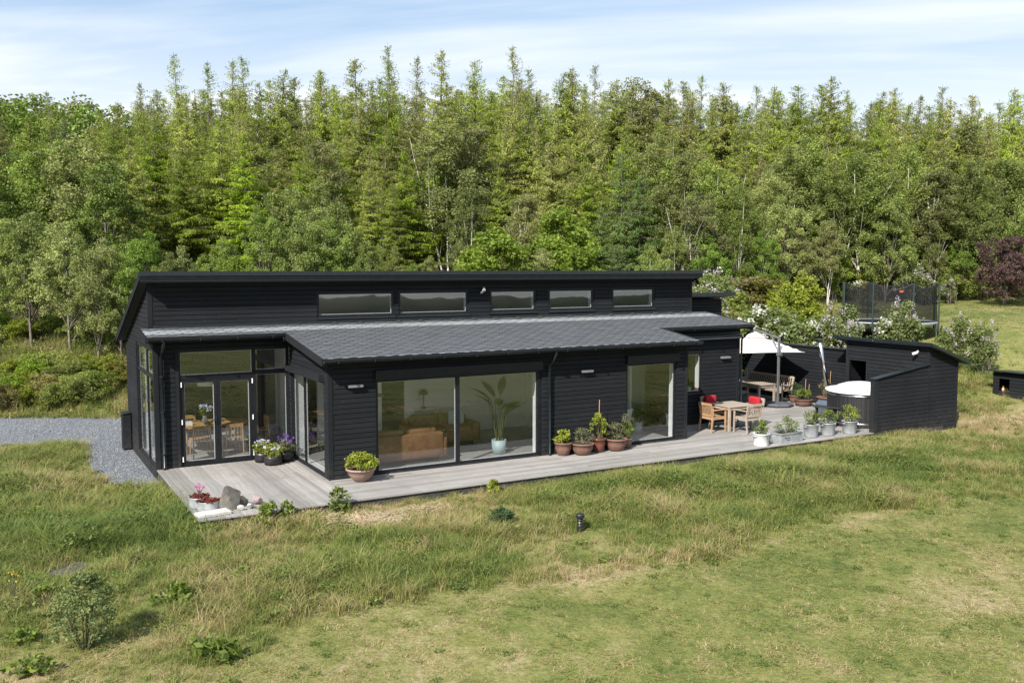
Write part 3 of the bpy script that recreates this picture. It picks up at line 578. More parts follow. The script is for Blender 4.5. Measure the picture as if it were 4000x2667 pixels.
def gutter(x0, x1, y):
    zc = zL(y) - .045; r = .062; mb = MB(); pr = [(r * math.cos(a), r * math.sin(a)) for a in np.linspace(math.pi, 2 * math.pi, 9)]
    pr = pr + [(r - .006, .0)] + [((r - .006) * math.cos(a), (r - .006) * math.sin(a)) for a in np.linspace(2 * math.pi, math.pi, 9)][1:]
    mb.prism([(x0, y - .09 + u, zc + v) for u, v in pr], [(x1, y - .09 + u, zc + v) for u, v in pr]); mb.tube([(x0, y - .153, zc + .004), (x1, y - .153, zc + .004)], .011, 8)
    g = mb.build('gutter', M['metal_dark'], roof); 
    for x in np.arange(x0 + .3, x1, .85): MB().box(x, x + .025, y - .165, y - .02, zc - .067, zc - .060).box(x, x + .025, y - .172, y - .160, zc - .067, zc + .02).build('bracket', M['metal_dark'], g)
gutter(X0, XG_ - .03, E0); gutter(XG_, XB_ + .02, E1); gutter(XB_ + .03, XR, E2)
MB().tube([(XG_ - .06, E0 - .09, zL(E0) - .06), (XG_ - .06, E0 - .13, zL(E0) - .16), (XG_ - .05, E0 - .06, zL(E0) - .19)], .03, 8).build('gutter_outlet', M['metal_dark'], roof, True)
def downpipe(x, ye, yw, z1, side=0): MB().tube([(x + side, ye - .09, z1 - .06), (x + side, ye - .09, z1 - .16), (x, (ye + yw) / 2 - .09, z1 - .34), (x, yw - .085, z1 - .50), (x, yw - .085, .06), (x, yw - .13, .02)], .036, 12).build('downpipe', M['metal_dark'], house, True)
downpipe(.155, E0, 0, zL(E0)); downpipe(8.965, E1, yP, zL(E1)); downpipe(xC + .03, E2, yR + .02, zL(E2), .12)
for (x, y) in ((.155, -.085), (8.965, yP - .085)):
    for z in (.35, 1.35, 2.2): MB().lathe([(.038, 0), (.045, 0), (.045, .03), (.038, .03)], 12, (x, y, z), True).box(x - .012, x + .012, y + .035, y + .085, z, z + .03).build('pipe_clamp', M['metal_dark'], house)
# upper roof
uy0, uy1, ux0, ux1 = .2245, 5.25, -.206, 16.853
mb = MB(); mb.prism([(ux0, uy0, zU(uy0) - .02), (ux0, uy1, zU(uy1) - .02), (ux0, uy1, zU(uy1) - T), (ux0, uy0, zU(uy0) - T)], [(ux1, uy0, zU(uy0) - .02), (ux1, uy1, zU(uy1) - .02), (ux1, uy1, zU(uy1) - T), (ux1, uy0, zU(uy0) - T)]); upper = mb.build('upper_roof', M['felt'], house)
MB().box(ux0 - .02, ux1 + .02, uy0 - .03, uy0 - .001, zU(uy0) - .095, zU(uy0) + .012).build('fascia', M['metal_dark'], upper)
MB().box(ux0 - .01, ux1 + .01, uy0 - .018, uy0 - .001, zU(uy0) - .205, zU(uy0) - .10).build('fascia', M['black'], upper)
MB().box(ux0 - .01, ux1 + .01, uy0 - .030, uy0 - .001, zU(uy0) - .225, zU(uy0) - .207).build('drip_strip', M['metal_dark'], upper)
for xa, xb in ((ux0 - .022, ux0 - .001), (ux1 + .001, ux1 + .022)):
    mb = MB(); mb.prism([(xa, uy0, zU(uy0) - T - .05), (xa, uy0, zU(uy0)), (xa, uy1, zU(uy1)), (xa, uy1, zU(uy1) - T - .05)], [(xb, uy0, zU(uy0) - T - .05), (xb, uy0, zU(uy0)), (xb, uy1, zU(uy1)), (xb, uy1, zU(uy1) - T - .05)]); mb.build('verge_board', M['siding'], upper)
mb = MB(); mb.prism([(.3, yc + .3, zU(yc + .3) - T - .02), (.3, yE - .3, zU(yE - .3) - T - .02), (.3, yE - .3, zU(yE - .3) - T - .05), (.3, yc + .3, zU(yc + .3) - T - .05)], [(xcr - .2, yc + .3, zU(yc + .3) - T - .02), (xcr - .2, yE - .3, zU(yE - .3) - T - .02), (xcr - .2, yE - .3, zU(yE - .3) - T - .05), (xcr - .2, yc + .3, zU(yc + .3) - T - .05)]); mb.build('ceiling', M['white'], house)
# floor and partitions
MB().box(.3, xcr - .2, .31, yE - .31, -.1, .012).box(xG + .3, xB - .3, yP + .31, .309, -.1, .012).box(xB - .29, xC - .3, yR + .31, .309, -.1, .012).build('interior_floor', M['floor'], house)
pw = MB().box(4.2, 6.0, .85, .95, .02, 2.5).box(6.7, 10.59, .85, .95, .02, 2.5).box(4.1, 4.2, 2.2, 4.7, .02, 2.5).box(10.6, 10.7, -1.6, .95, .02, 2.7).box(13.21, 13.3, -.8, 2.7, .02, 2.5).box(12.3, 13.2, 2.6, 2.7, .02, 2.5)
pw.build('partition', M['white'], house)

# ---------------------------------------------------------------- foliage builders
def unit(v): return v / np.maximum(np.linalg.norm(v, axis=-1, keepdims=True), 1e-9)
def leafq(C, D, Nn, Ln, Wd, tint):
    S_ = unit(np.cross(D, Nn)); Ln = np.asarray(Ln).reshape(-1, 1); Wd = np.asarray(Wd).reshape(-1, 1)
    V = np.stack([C - D * Ln / 2, C + S_ * Wd / 2 + D * Ln * .06, C + D * Ln / 2, C - S_ * Wd / 2 + D * Ln * .06], 1).reshape(-1, 3)
    F = np.arange(len(C) * 4).reshape(-1, 4); return V, F, np.repeat(tint, 4)
def join(parts):
    Vs, Fs, Ts, b = [], [], [], 0
    for V, F, Tn in parts: Vs.append(V); Fs.append(F + b); Ts.append(Tn); b += len(V)
    return np.concatenate(Vs), np.concatenate(Fs), np.concatenate(Ts)
def clumps(r, centers, rad, n, size, tint0=None, flat=.8, up=.6, aspect=.55, wobble=.22):
    """n leaves round every centre"""
    k = len(centers); rad = np.broadcast_to(np.asarray(rad, float), (k,)); c = np.repeat(centers, n, 0); rr = np.repeat(rad, n)[:, None]
    p = c + unit(r.normal(size=(k * n, 3))) * (r.random((k * n, 1)) ** .45) * rr * np.array([1, 1, flat])
    D = unit(r.normal(size=(k * n, 3)) * np.array([1, 1, .6]) + np.array([0, 0, -.25])); Nn = unit(r.normal(size=(k * n, 3)) + np.array([0, 0, up]))
    t = (r.random(k) if tint0 is None else tint0); t = np.clip(np.repeat(t, n) * .65 + r.random(k * n) * .35 + r.normal(0, wobble * .3, k * n), 0, 1)
    s = size * (.65 + .7 * r.random(k * n)); return leafq(p, D, Nn, s, s * aspect, t)
def limbs(pts_list, n=6):
    mb = MB()
    for pts, rad in pts_list: mb.tube(pts, rad, n, cap=False)
    return mb
def tri_to_quadmesh(mb, name, mat):
    me = bpy.data.meshes.new(name); me.from_pydata(mb.v, [], mb.f); me.update(); me.shade_smooth(); me.materials.append(mat); return me
M['larch_bark'] = simple('larch_bark', (.20, .16, .125), (.11, .085, .065), 9, .9, bmp=.02, stretch=(1, 1, .2))
def birch_bark():
    m, t, b = newmat('birch_bark'); b.inputs['Roughness'].default_value = .7
    n = noise(t, 7, 4, .6, 'Object', (.6, .6, 3.5)); col = mixc(t, ramp(t, n, .57, .64), (.62, .58, .53), (.10, .085, .075)); t.links.new(col, b.inputs['Base Color']); return m
M['birch_bark'] = birch_bark()
M['bark'] = simple('grey_bark', (.21, .18, .15), (.11, .09, .075), 8, .9, bmp=.02, stretch=(1, 1, .3))
M['larch'] = foliage('larch_needles', (.072, .098, .017), (.345, .385, .070), (.235, .265, .055), .36)
M['spruce'] = foliage('spruce_needles', (.060, .105, .028), (.175, .235, .062), (.14, .17, .05), .35)
M['birch'] = foliage('birch_leaves', (.066, .090, .026), (.300, .330, .110), (.225, .235, .080), .34)
M['broad'] = foliage('grey_green_leaves', (.060, .092, .022), (.320, .375, .110), (.215, .260, .065), .34)
M['maple'] = foliage('bright_maple_leaves', (.100, .150, .018), (.270, .340, .050), None, .42)
M['copper'] = foliage('copper_leaves', (.060, .036, .030), (.165, .100, .082), (.125, .085, .062), .25)
M['shrub'] = foliage('shrub_leaves', (.105, .145, .026), (.270, .310, .070), (.215, .240, .060), .4)
M['yellow'] = foliage('yellow_green_leaves', (.120, .155, .016), (.300, .330, .040), None, .4)
M['olive'] = foliage('olive_leaves', (.105, .105, .026), (.235, .200, .065), (.20, .165, .06), .35)

PROTO = {}                                             # kind -> list of (height, trunk mesh, crown mesh)
def larch(seed, H=16, Rr=2.6, sparse=False, mat='larch', droop=.25, dens=1.0, z0f=.16, bark='larch_bark', spray=(.36, .085)):
    r = np.random.default_rng(seed); br = []; P_, D_, N_, L_, W_, T_ = [], [], [], [], [], []
    lean = r.normal(0, .012, 2); tr = [(lean[0] * z * z / H * 1.5, lean[1] * z * z / H * 1.5, z) for z in np.linspace(-.5, H, 12)]
    br.append((tr, [max(.012 * H * (1 - .97 * i / 11), .012) for i in range(12)]))
    z = H * z0f * .45
    while z < H - .25:
        t = (z - H * z0f) / (H * (1 - z0f)); live = t > 0; tk = .58 + .42 * min(1, 1.9 * (1 - max(t, 0)))
        ln0 = Rr * min(1, 1.2 * (1 - max(t, 0)) ** .80) + .14
        if t < .12: ln0 *= .62 + 3 * max(t, 0)
        nb = int(r.integers(4, 7)) if live else int(r.integers(1, 4))
        for b in range(nb):
            a = r.random() * 2 * math.pi; ln = ln0 * (.62 + .55 * r.random()); d = np.array([math.cos(a), math.sin(a), 0]); side = np.array([-d[1], d[0], 0])
            rise = .55 * max(t, 0) ** 2 + r.normal(.02, .10); dr = droop * (1 - .6 * max(t, 0)) * (.7 + .6 * r.random())
            zb_ = z + r.uniform(-.28, .28) * min(1, (H - z)); base = np.array([lean[0] * z * z / H * 1.5, lean[1] * z * z / H * 1.5, zb_]); f = lambda s: base + d * ln * s + np.array([0, 0, ln * (rise * s - dr * s * s * (1.7 - s))])
            br.append(([tuple(f(s)) for s in (0, .5, 1)], [.012 + .016 * ln / 2, .010 + .006 * ln / 2, .006]))
            if not live or r.random() < .08: continue
            bt = r.random(); m = max(3, int(ln / .15 * dens * (.6 if sparse and t > .6 else 1)))
            for s in np.linspace(.10, 1, m):
                p = f(s); tl = (.14 * tk + .30 * (1 - s) * min(ln, 2.2)) * (.7 + .6 * r.random())
                for sg in (-1, 1):
                    td = unit(d * .55 + side * sg * (.75 + .3 * r.random()) + np.array([0, 0, -.30 - .5 * r.random()])); q = max(1, int(tl / .19))
                    for j in range(q):
                        c = p + td * tl * (j + .6) / q; P_.append(c); D_.append(td + r.normal(0, .3, 3)); N_.append(r.normal(0, .6, 3) + np.array([0, 0, .6]) + d * .5); L_.append(spray[0] * tk * (.7 + .6 * r.random())); W_.append(spray[1] * tk ** .5 * (.7 + .6 * r.random())); T_.append(bt * .45 + r.random() * .55)
                for _ in range(2 if t < .74 else 1):
                    hl = spray[0] * tk * (.7 + .7 * r.random()); P_.append(p + side * r.normal(0, .18 * tk) + np.array([0, 0, -hl * .45 - .12 * r.random()])); D_.append(np.array([0, 0, -1]) + r.normal(0, .38, 3)); N_.append(d * .9 + r.normal(0, .55, 3)); L_.append(hl); W_.append(spray[1] * .9); T_.append(bt * .45 + r.random() * .55)
        z += (.31 + .14 * r.random()) * (1 if t < .75 else .8) * (H / 16) ** .5
    for k in range(10):
        zz_ = H - r.random() * .8; P_.append(np.array([tr[-1][0], tr[-1][1], zz_])); D_.append(np.array([r.normal(0, .5), r.normal(0, .5), .8])); N_.append(r.normal(size=3)); L_.append(.18); W_.append(.035); T_.append(r.random())
    V, F, Tn = leafq(np.array(P_), unit(np.array(D_)), unit(np.array(N_)), np.array(L_), np.array(W_), np.array(T_))
    return H, tri_to_quadmesh(limbs(br, 5), 'trunk', M[bark]), np_mesh('crown', V, F, M[mat], Tn)
def broad(seed, H=9, Rr=2.8, z0=1.4, mat='broad', bark='bark', ncl=150, per=120, size=.19, crad=.62, stems=1, slim=1.0, top=1.0, limb=.36, nlimb=26):
    r = np.random.default_rng(seed); nl = 5 + int(H / 2); lob = []
    for i in range(nl):
        t = (i + r.random()) / nl; a = i * 2.4 + r.normal(0, .5); zc = z0 + (H - z0) * (.10 + .80 * t); prof = math.sin(math.pi * min(1, .18 + .80 * t)) ** .7
        lob.append((np.array([math.cos(a), math.sin(a), 0]) * Rr * .52 * prof * slim + np.array([0, 0, zc]), Rr * (.42 + .28 * r.random()) * (.55 + .45 * prof) * slim))
    cen = []; w_ = np.array([q[1] ** 2 for q in lob]); w_ /= w_.sum()
    for i in r.choice(nl, ncl, p=w_):
        c, q = lob[i]; d = unit(r.normal(size=3) + np.array([0, 0, .25])); cen.append(c + d * q * (.55 + .5 * r.random()) * np.array([1, 1, .85]))
    cen = np.array(cen); cen[:, 2] = np.clip(cen[:, 2], z0 * .8, H - crad * .4 * top)
    V, F, Tn = clumps(r, cen, crad * (.6 + .7 * r.random(len(cen))), per, size)
    br = []
    for s in range(stems):
        a = r.random() * 6.28; ox, oy = (.18 * s * math.cos(a * s), .18 * s * math.sin(a * s)) if stems > 1 else (0, 0); ld = r.normal(0, .05, 2) * (2 if stems > 1 else 1)
        tp = [(ox + ld[0] * z, oy + ld[1] * z + .08 * math.sin(z * .8 + s), z) for z in np.linspace(-.4, H * .86, 9)]; r0 = (.0075 if bark == 'birch_bark' else .013) * H * (.75 if stems > 1 else 1)
        br.append((tp, [r0 * (1 - .88 * i / 8) for i in range(9)]))
        for c in cen[r.choice(len(cen), min(len(cen), nlimb // stems), replace=False)]:
            k = max(0, min(7, int((c[2] * .62) / (H * .86) * 8))); p0 = np.array(tp[k]); mid = (p0 + c) / 2 + np.array([0, 0, -.1]); br.append(([tuple(p0), tuple(mid), tuple(c)], [r0 * limb, r0 * limb * .6, .010]))
    return H, tri_to_quadmesh(limbs(br, 6), 'trunk', M[bark]), np_mesh('crown', V, F, M[mat], Tn)
def birch(seed, H=12, Rr=2.0, stems=1): return broad(seed, H, Rr, H * .28, 'birch', 'birch_bark', 200, 105, .145, .50, stems, 1.0, limb=.22, nlimb=14)
PROTO['larch'] = [larch(i, 16, 3.1 + .35 * (i % 3), dens=1.1, z0f=.13, spray=(.34, .085)) for i in range(5)]
PROTO['larch_thin'] = [larch(20 + i, 16, 2.5, True, droop=.10, dens=1.0, z0f=.2, spray=(.32, .075)) for i in range(3)]
PROTO['spruce'] = [larch(40 + i, 12, 3.0, False, 'spruce', .42, 1.25, .04, spray=(.32, .085)) for i in range(2)]
PROTO['birch'] = [birch(60 + i, 12, 2.1 + .2 * i, 1 + (i == 2)) for i in range(4)]
PROTO['broad'] = [broad(80 + i, 10, 3.0, 1.5, ncl=165, per=130, size=.165, crad=.52, stems=1 + (i % 2)) for i in range(4)]
PROTO['maple'] = [broad(100 + i, 7, 2.2, .9, 'maple', ncl=110, per=95, size=.22, crad=.55) for i in range(2)]
PROTO['copper'] = [broad(110, 5.5, 2.7, 1.1, 'copper', ncl=150, per=120, size=.15, crad=.5)]
PROTO['far'] = [broad(120 + i, 12, 4.2, .8, 'broad', ncl=170, per=90, size=.30, crad=.9) for i in range(2)]
PROTO['shrub'] = [broad(130 + i, 2.2, 1.15, .12, 'shrub', ncl=85, per=70, size=.12, crad=.30, stems=3) for i in range(3)]
PROTO['yellow_shrub'] = [broad(140 + i, 2.6, 1.2, .12, 'yellow', ncl=85, per=75, size=.13, crad=.30, stems=3) for i in range(2)]
PROTO['olive_shrub'] = [broad(150 + i, 2.2, 1.4, .12, 'olive', ncl=85, per=80, size=.11, crad=.32, stems=3) for i in range(2)]
prng = np.random.default_rng(77); ALLT = []
NAMES = {'larch': ('larch_tree', 'larch'), 'larch_thin': ('larch_tree', 'larch'), 'spruce': ('spruce_tree', 'spruce'), 'birch': ('birch_tree', 'birch'), 'broad': ('broadleaf_tree', 'broadleaf tree'), 'maple': ('maple_tree', 'bright green maple'), 'copper': ('copper_leaf_tree', 'copper tree'), 'far': ('broadleaf_tree', 'rounded broadleaf tree'), 'shrub': ('shrub', 'green shrub'), 'yellow_shrub': ('shrub', 'yellow green shrub'), 'olive_shrub': ('shrub', 'olive brown shrub')}
def tree(kind, x, y, h, wide=1.0, row='', px=None, zoff=0):
    H, tm, cm = PROTO[kind][int(prng.integers(len(PROTO[kind])))]; nm = NAMES[kind][0]; o = thing(nm, '', 'shrub' if 'shrub' in kind else 'tree', (x, y, gzs(x, y) - .05 + zoff), prng.random() * 6.28)
    s = h / H; o.scale = (s * wide, s * wide, s)
    link(bpy.data.objects.new('trunk' if 'shrub' not in kind else 'stems', tm), o); link(bpy.data.objects.new('crown' if 'shrub' not in kind else 'foliage', cm), o)
    ALLT.append((o, kind, row, px if px is not None else 0)); return o
def tree_px(kind, px, top, depth, wide=1.0, row='', base=None):
    p = at(px, top, depth); h = p[2] - gzs(p[0], p[1]); return tree(kind, float(p[0]), float(p[1]), max(h, 1.0), wide, row, px)
FS = 4000 / 2352
# skyline
for fx, fy, k, d in [(118, 206, 'larch_thin', 66), (330, 186, 'larch_thin', 60), (362, 200, 'larch', 61), (411, 118, 'larch_thin', 60), (474, 140, 'larch_thin', 61), (526, 130, 'larch_thin', 62), (565, 124, 'larch_thin', 60), (628, 152, 'larch', 61), (680, 172, 'larch', 62), (741, 155, 'larch', 61), (820, 130, 'larch', 60), (887, 98, 'larch_thin', 60), (950, 122, 'larch_thin', 61), (1013, 110, 'larch', 60), (1092, 134, 'larch', 61), (1184, 104, 'larch_thin', 60), (1222, 150, 'larch_thin', 63), (1275, 160, 'larch', 62), (1316, 150, 'larch', 62), (1362, 143, 'larch_thin', 61), (1412, 178, 'larch', 64), (1470, 174, 'birch', 66), (1535, 176, 'larch', 63), (1606, 166, 'larch_thin', 64), (1666, 184, 'larch', 64), (1745, 190, 'larch_thin', 65), (1790, 206, 'larch', 66), (1836, 194, 'larch', 66), (1882, 188, 'larch', 66), (1950, 204, 'larch_thin', 67), (2002, 208, 'larch', 67), (2050, 198, 'larch', 67), (2104, 214, 'larch_thin', 68), (2160, 194, 'larch_thin', 67), (2232, 212, 'larch', 68), (2300, 226, 'larch_thin', 68), (2345, 236, 'larch', 69), (2400, 230, 'larch', 69), (-20, 230, 'larch', 64)]:
    tree_px(k, fx * FS, fy * FS, d, (.86 if k == 'larch_thin' else 1.0) * (.9 + .25 * prng.random()), 'on the skyline')
def profile(fx): return np.interp(fx, [0, 240, 300, 420, 800, 1200, 1400, 1700, 2000, 2352], [222, 240, 215, 190, 175, 170, 185, 200, 212, 232])
# wood behind on the left
for fx, fy, d in [(-90, 210, 82), (10, 212, 84), (75, 214, 86), (150, 222, 88), (205, 236, 90), (260, 240, 92), (40, 228, 76), (120, 236, 78), (190, 244, 80)]: tree_px('far', fx * FS, fy * FS, d, 1.15, 'in the far wood on the left')
# rows inside the forest
for row, d, off, step, jit, lo, hi in (('in the hindmost row of the forest', 74, 34, 40, 10, 235, 2420), ('in the row behind the skyline', 70, 22, 44, 14, 245, 2420), ('in the second row of the forest', 63.5, 24, 46, 22, 250, 2400), ('in the third row of the forest', 57, 72, 58, 26, 255, 2400), ('in the fourth row of the forest', 53, 135, 74, 32, 268, 2400)):
    fx = lo
    while fx < hi:
        k = 'larch' if prng.random() < .86 else 'larch_thin'
        if 'fourth' in row and fx > 1500: k = ('birch' if prng.random() < .45 else 'larch')
        tree_px(k, (fx + prng.normal(0, 8)) * FS, (profile(fx) + off + prng.normal(0, jit)) * FS, d + prng.normal(0, 1.2), .95 + .3 * prng.random(), row); fx += step * (.75 + .5 * prng.random())
# left dark evergreen group and poplars
for fx, fy, d, k, w_ in [(10, 250, 58, 'larch', 1.2), (70, 268, 56, 'larch', 1.2), (140, 262, 55, 'spruce', .8), (205, 285, 54, 'larch', 1.2), (255, 270, 54, 'larch', 1.2), (-50, 262, 55, 'larch', 1.2),
    (20, 335, 48, 'broad', 1.0), (95, 318, 47, 'broad', .95), (165, 300, 46, 'broad', 1.0), (235, 360, 44, 'broad', .9), (-60, 350, 45, 'broad', 1.0),
    (300, 330, 47, 'larch', 1.15), (352, 265, 49, 'larch', 1.15), (420, 320, 48, 'larch', 1.2), (505, 262, 49, 'larch', 1.25), (560, 300, 48, 'larch', 1.25), (610, 335, 50, 'larch', 1.2), (690, 345, 50, 'larch', 1.2), (745, 300, 51, 'birch', .9),
    (655, 420, 44, 'broad', .8), (725, 400, 45, 'birch', .95), (770, 455, 43, 'broad', .85), (850, 380, 49, 'larch', 1.1), (905, 420, 48, 'larch', 1.1), (960, 330, 51, 'larch_thin', 1.1), (1030, 250, 50, 'birch', 1.1), (1085, 265, 52, 'birch', 1.0), (1075, 420, 46, 'birch', .9), (1150, 380, 49, 'larch', 1.1), (1205, 430, 47, 'birch', 1.0),
    (1270, 320, 50, 'larch', 1.2), (1340, 355, 49, 'larch', 1.2), (1285, 470, 45, 'maple', 1.0), (1430, 345, 49, 'spruce', .8), (1385, 470, 46, 'spruce', 1.0), (1470, 400, 47, 'spruce', 1.05), (1500, 300, 53, 'birch', .9),
    (1570, 340, 50, 'birch', 1.0), (1640, 355, 49, 'birch', 1.0), (1600, 430, 46, 'birch', 1.1), (1700, 420, 48, 'birch', 1.0), (1760, 385, 50, 'birch', 1.0), (1810, 450, 48, 'broad', .85), (1860, 300, 55, 'birch', 1.0), (1920, 370, 51, 'birch', 1.0), (1985, 330, 53, 'birch', 1.1), (2040, 440, 50, 'broad', .85), (2100, 330, 54, 'birch', 1.0), (2150, 370, 52, 'birch', 1.1), (2215, 260, 57, 'birch', 1.0), (2260, 420, 52, 'broad', .85), (2320, 380, 54, 'birch', 1.0), (2370, 440, 50, 'broad', .9),
    (1545, 520, 45, 'birch', 1.0), (1625, 530, 45, 'broad', .8), (1690, 500, 46, 'birch', 1.0), (1760, 530, 47, 'broad', .8), (1840, 520, 48, 'birch', 1.0), (1905, 500, 49, 'birch', 1.0), (2075, 540, 51, 'broad', .8), (2150, 500, 52, 'birch', 1.0), (2215, 530, 52, 'broad', .8)]:
    tree_px(k, fx * FS, fy * FS, d, w_, 'in the front of the forest' if d < 52 else 'in the middle of the forest')
# edge of the wood, close behind the house
for fx, fy, d, k, w_ in [(-30, 480, 37, 'broad', .8), (60, 478, 36, 'broad', .85), (150, 500, 35.5, 'broad', .85), (215, 545, 35, 'broad', .8), (275, 560, 35.5, 'broad', .75), (330, 530, 37, 'broad', .8), (400, 560, 37, 'broad', .8), (470, 575, 39, 'broad', .8), (610, 470, 41, 'broad', .7), (690, 480, 41, 'broad', .8), (760, 490, 42, 'broad', .85), (850, 545, 42, 'broad', .7), (905, 560, 42, 'larch', 1.3),
    (1125, 520, 42, 'maple', 1.0), (1180, 540, 42, 'maple', 1.0), (1060, 545, 44, 'birch', .9), (1240, 565, 42, 'birch', .9), (1330, 555, 42, 'maple', 1.1), (1420, 560, 43, 'spruce', 1.3), (1500, 560, 44, 'birch', 1.0), (545, 585, 41, 'maple', .9), (1925, 560, 50, 'maple', .9)]:
    tree_px(k, fx * FS, fy * FS, d, w_, 'along the edge of the wood')
for fx, fy, d in [(520, 540, 43), (950, 600, 44), (985, 585, 46)]: tree_px('broad', fx * FS, fy * FS, d, .8, 'along the edge of the wood')
o = tree_px('copper', 2310 * FS, 545 * FS, 49, .9, 'copper'); COPPER = o
for fx, d in [(q, 36.5 + 2.5 * prng.random()) for q in np.arange(-60, 560, 34)]: tree_px(['shrub', 'shrub', 'yellow_shrub'][int(prng.integers(3))], fx * FS, (735 + 40 * prng.random()) * FS if fx < 300 else (660 + 20 * prng.random()) * FS, d, 1.2, 'in the undergrowth of the wood')
for fx, d in [(q, 40 + 3 * prng.random()) for q in np.arange(-70, 330, 40)]: tree_px('broad', fx * FS, (600 + 40 * prng.random()) * FS, d, .9, 'under the trees at the left')
# shrubs: bank on the left, slope on the right
for fx, fy, d, k, w_ in [(25, 838, 33, 'yellow_shrub', 1.3), (-40, 850, 32.5, 'yellow_shrub', 1.2), (75, 862, 32.8, 'shrub', 1.3), (120, 868, 32.5, 'shrub', 1.3), (165, 858, 33.2, 'shrub', 1.2), (205, 872, 32.6, 'shrub', 1.2), (250, 838, 34, 'yellow_shrub', 1.0), (275, 850, 33.5, 'olive_shrub', 1.0), (15, 905, 31.6, 'shrub', 1.2), (95, 905, 31.8, 'olive_shrub', 1.2), (150, 900, 31.9, 'shrub', 1.1), (55, 880, 32.2, 'yellow_shrub', 1.2), (-10, 880, 32, 'shrub', 1.3), (185, 905, 31.8, 'shrub', 1.2), (225, 890, 32.4, 'shrub', 1.1), (45, 930, 31.2, 'yellow_shrub', 1.1), (120, 935, 31.3, 'shrub', 1.2), (80, 848, 33.6, 'shrub', 1.3), (140, 845, 33.8, 'shrub', 1.3), (195, 842, 33.8, 'yellow_shrub', 1.1), (10, 945, 31, 'olive_shrub', 1.1)]: tree_px(k, fx * FS, fy * FS, d, w_, 'on the grassy bank left of the house')
for fx, fy, d, k, w_ in [(1660, 660, 41, 'shrub', 1.2), (1720, 636, 43, 'olive_shrub', 1.3), (1770, 640, 42, 'olive_shrub', 1.3), (1840, 628, 40, 'yellow_shrub', .95), (1815, 690, 38.5, 'yellow_shrub', 1.1), (1868, 690, 39, 'yellow_shrub', 1.1), (1690, 712, 39, 'shrub', 1.2), (1745, 720, 38, 'shrub', 1.2), (2185, 600, 52, 'shrub', 1.3), (2230, 575, 54, 'shrub', 1.3), (2140, 655, 50, 'yellow_shrub', 1.1), (2330, 645, 56, 'shrub', 1.4), (2385, 640, 57, 'shrub', 1.3), (2280, 655, 55, 'yellow_shrub', .8), (2085, 610, 53, 'shrub', 1.2), (1985, 600, 52, 'yellow_shrub', .8)]: tree_px(k, fx * FS, fy * FS, d, w_, 'on the slope right of the house')
ORD = lambda n: {1: 'first', 2: 'second', 3: 'third', 4: 'fourth', 5: 'fifth', 6: 'sixth', 7: 'seventh', 8: 'eighth', 9: 'ninth', 10: 'tenth'}.get(n, '%d%s' % (n, 'st' if n % 10 == 1 and n != 11 else 'nd' if n % 10 == 2 and n != 12 else 'rd' if n % 10 == 3 and n != 13 else 'th'))
groups = {}
for t_ in ALLT: groups.setdefault((NAMES[t_[1]][1], t_[2]), []).append(t_)
for (nm, row), ls in groups.items():
    ls.sort(key=lambda t_: t_[3])
    for i, (o, k, r0, px) in enumerate(ls):
        if row == 'copper': o['label'] = 'dark copper leaved tree beside the lawn at the right edge'; continue
        o['label'] = (ORD(i + 1) + ' ' + nm + ' from the left ' + row) if len(ls) > 1 else 'only ' + nm + ' ' + row
        o['group'] = nm + 's ' + row
# lilac and rose bushes with pale blossom
M['lilac'] = foliage('pale_lilac_blossom', (.34, .28, .33), (.54, .48, .52), None, .25); M['rose'] = foliage('white_blossom', (.46, .45, .39), (.66, .65, .60), None, .25); M['lilac_leaf'] = foliage('lilac_leaves', (.085, .115, .032), (.215, .245, .085), None, .35)
def flower_bush(seed, H, Rr, fl, nfl, ncl=60, legs=True):
    r = np.random.default_rng(seed); _, tm, cm = broad(seed, H, Rr, .25 * H, 'lilac_leaf', 'bark', ncl, 60, .10, .30, 4)
    a = r.random(nfl) * 6.28; t = r.random(nfl); rad = Rr * (.35 + .7 * np.sin(math.pi * (.25 + .7 * t))) * (.7 + .4 * r.random(nfl)); c = np.stack([np.cos(a) * rad, np.sin(a) * rad, H * (.35 + .68 * t)], -1)
    V, F, Tn = clumps(r, c, .095, 26, .05, flat=1.4, up=0, aspect=.9); fm = np_mesh('blossom', V, F, M[fl], Tn); return H, tm, cm, fm
FB = {'lilac': [flower_bush(200 + i, 2.2, .62, 'lilac', 19, 46) for i in range(3)], 'rose': [flower_bush(210 + i, 1.5, .62, 'rose', 11, 40) for i in range(2)]}
FBL = []
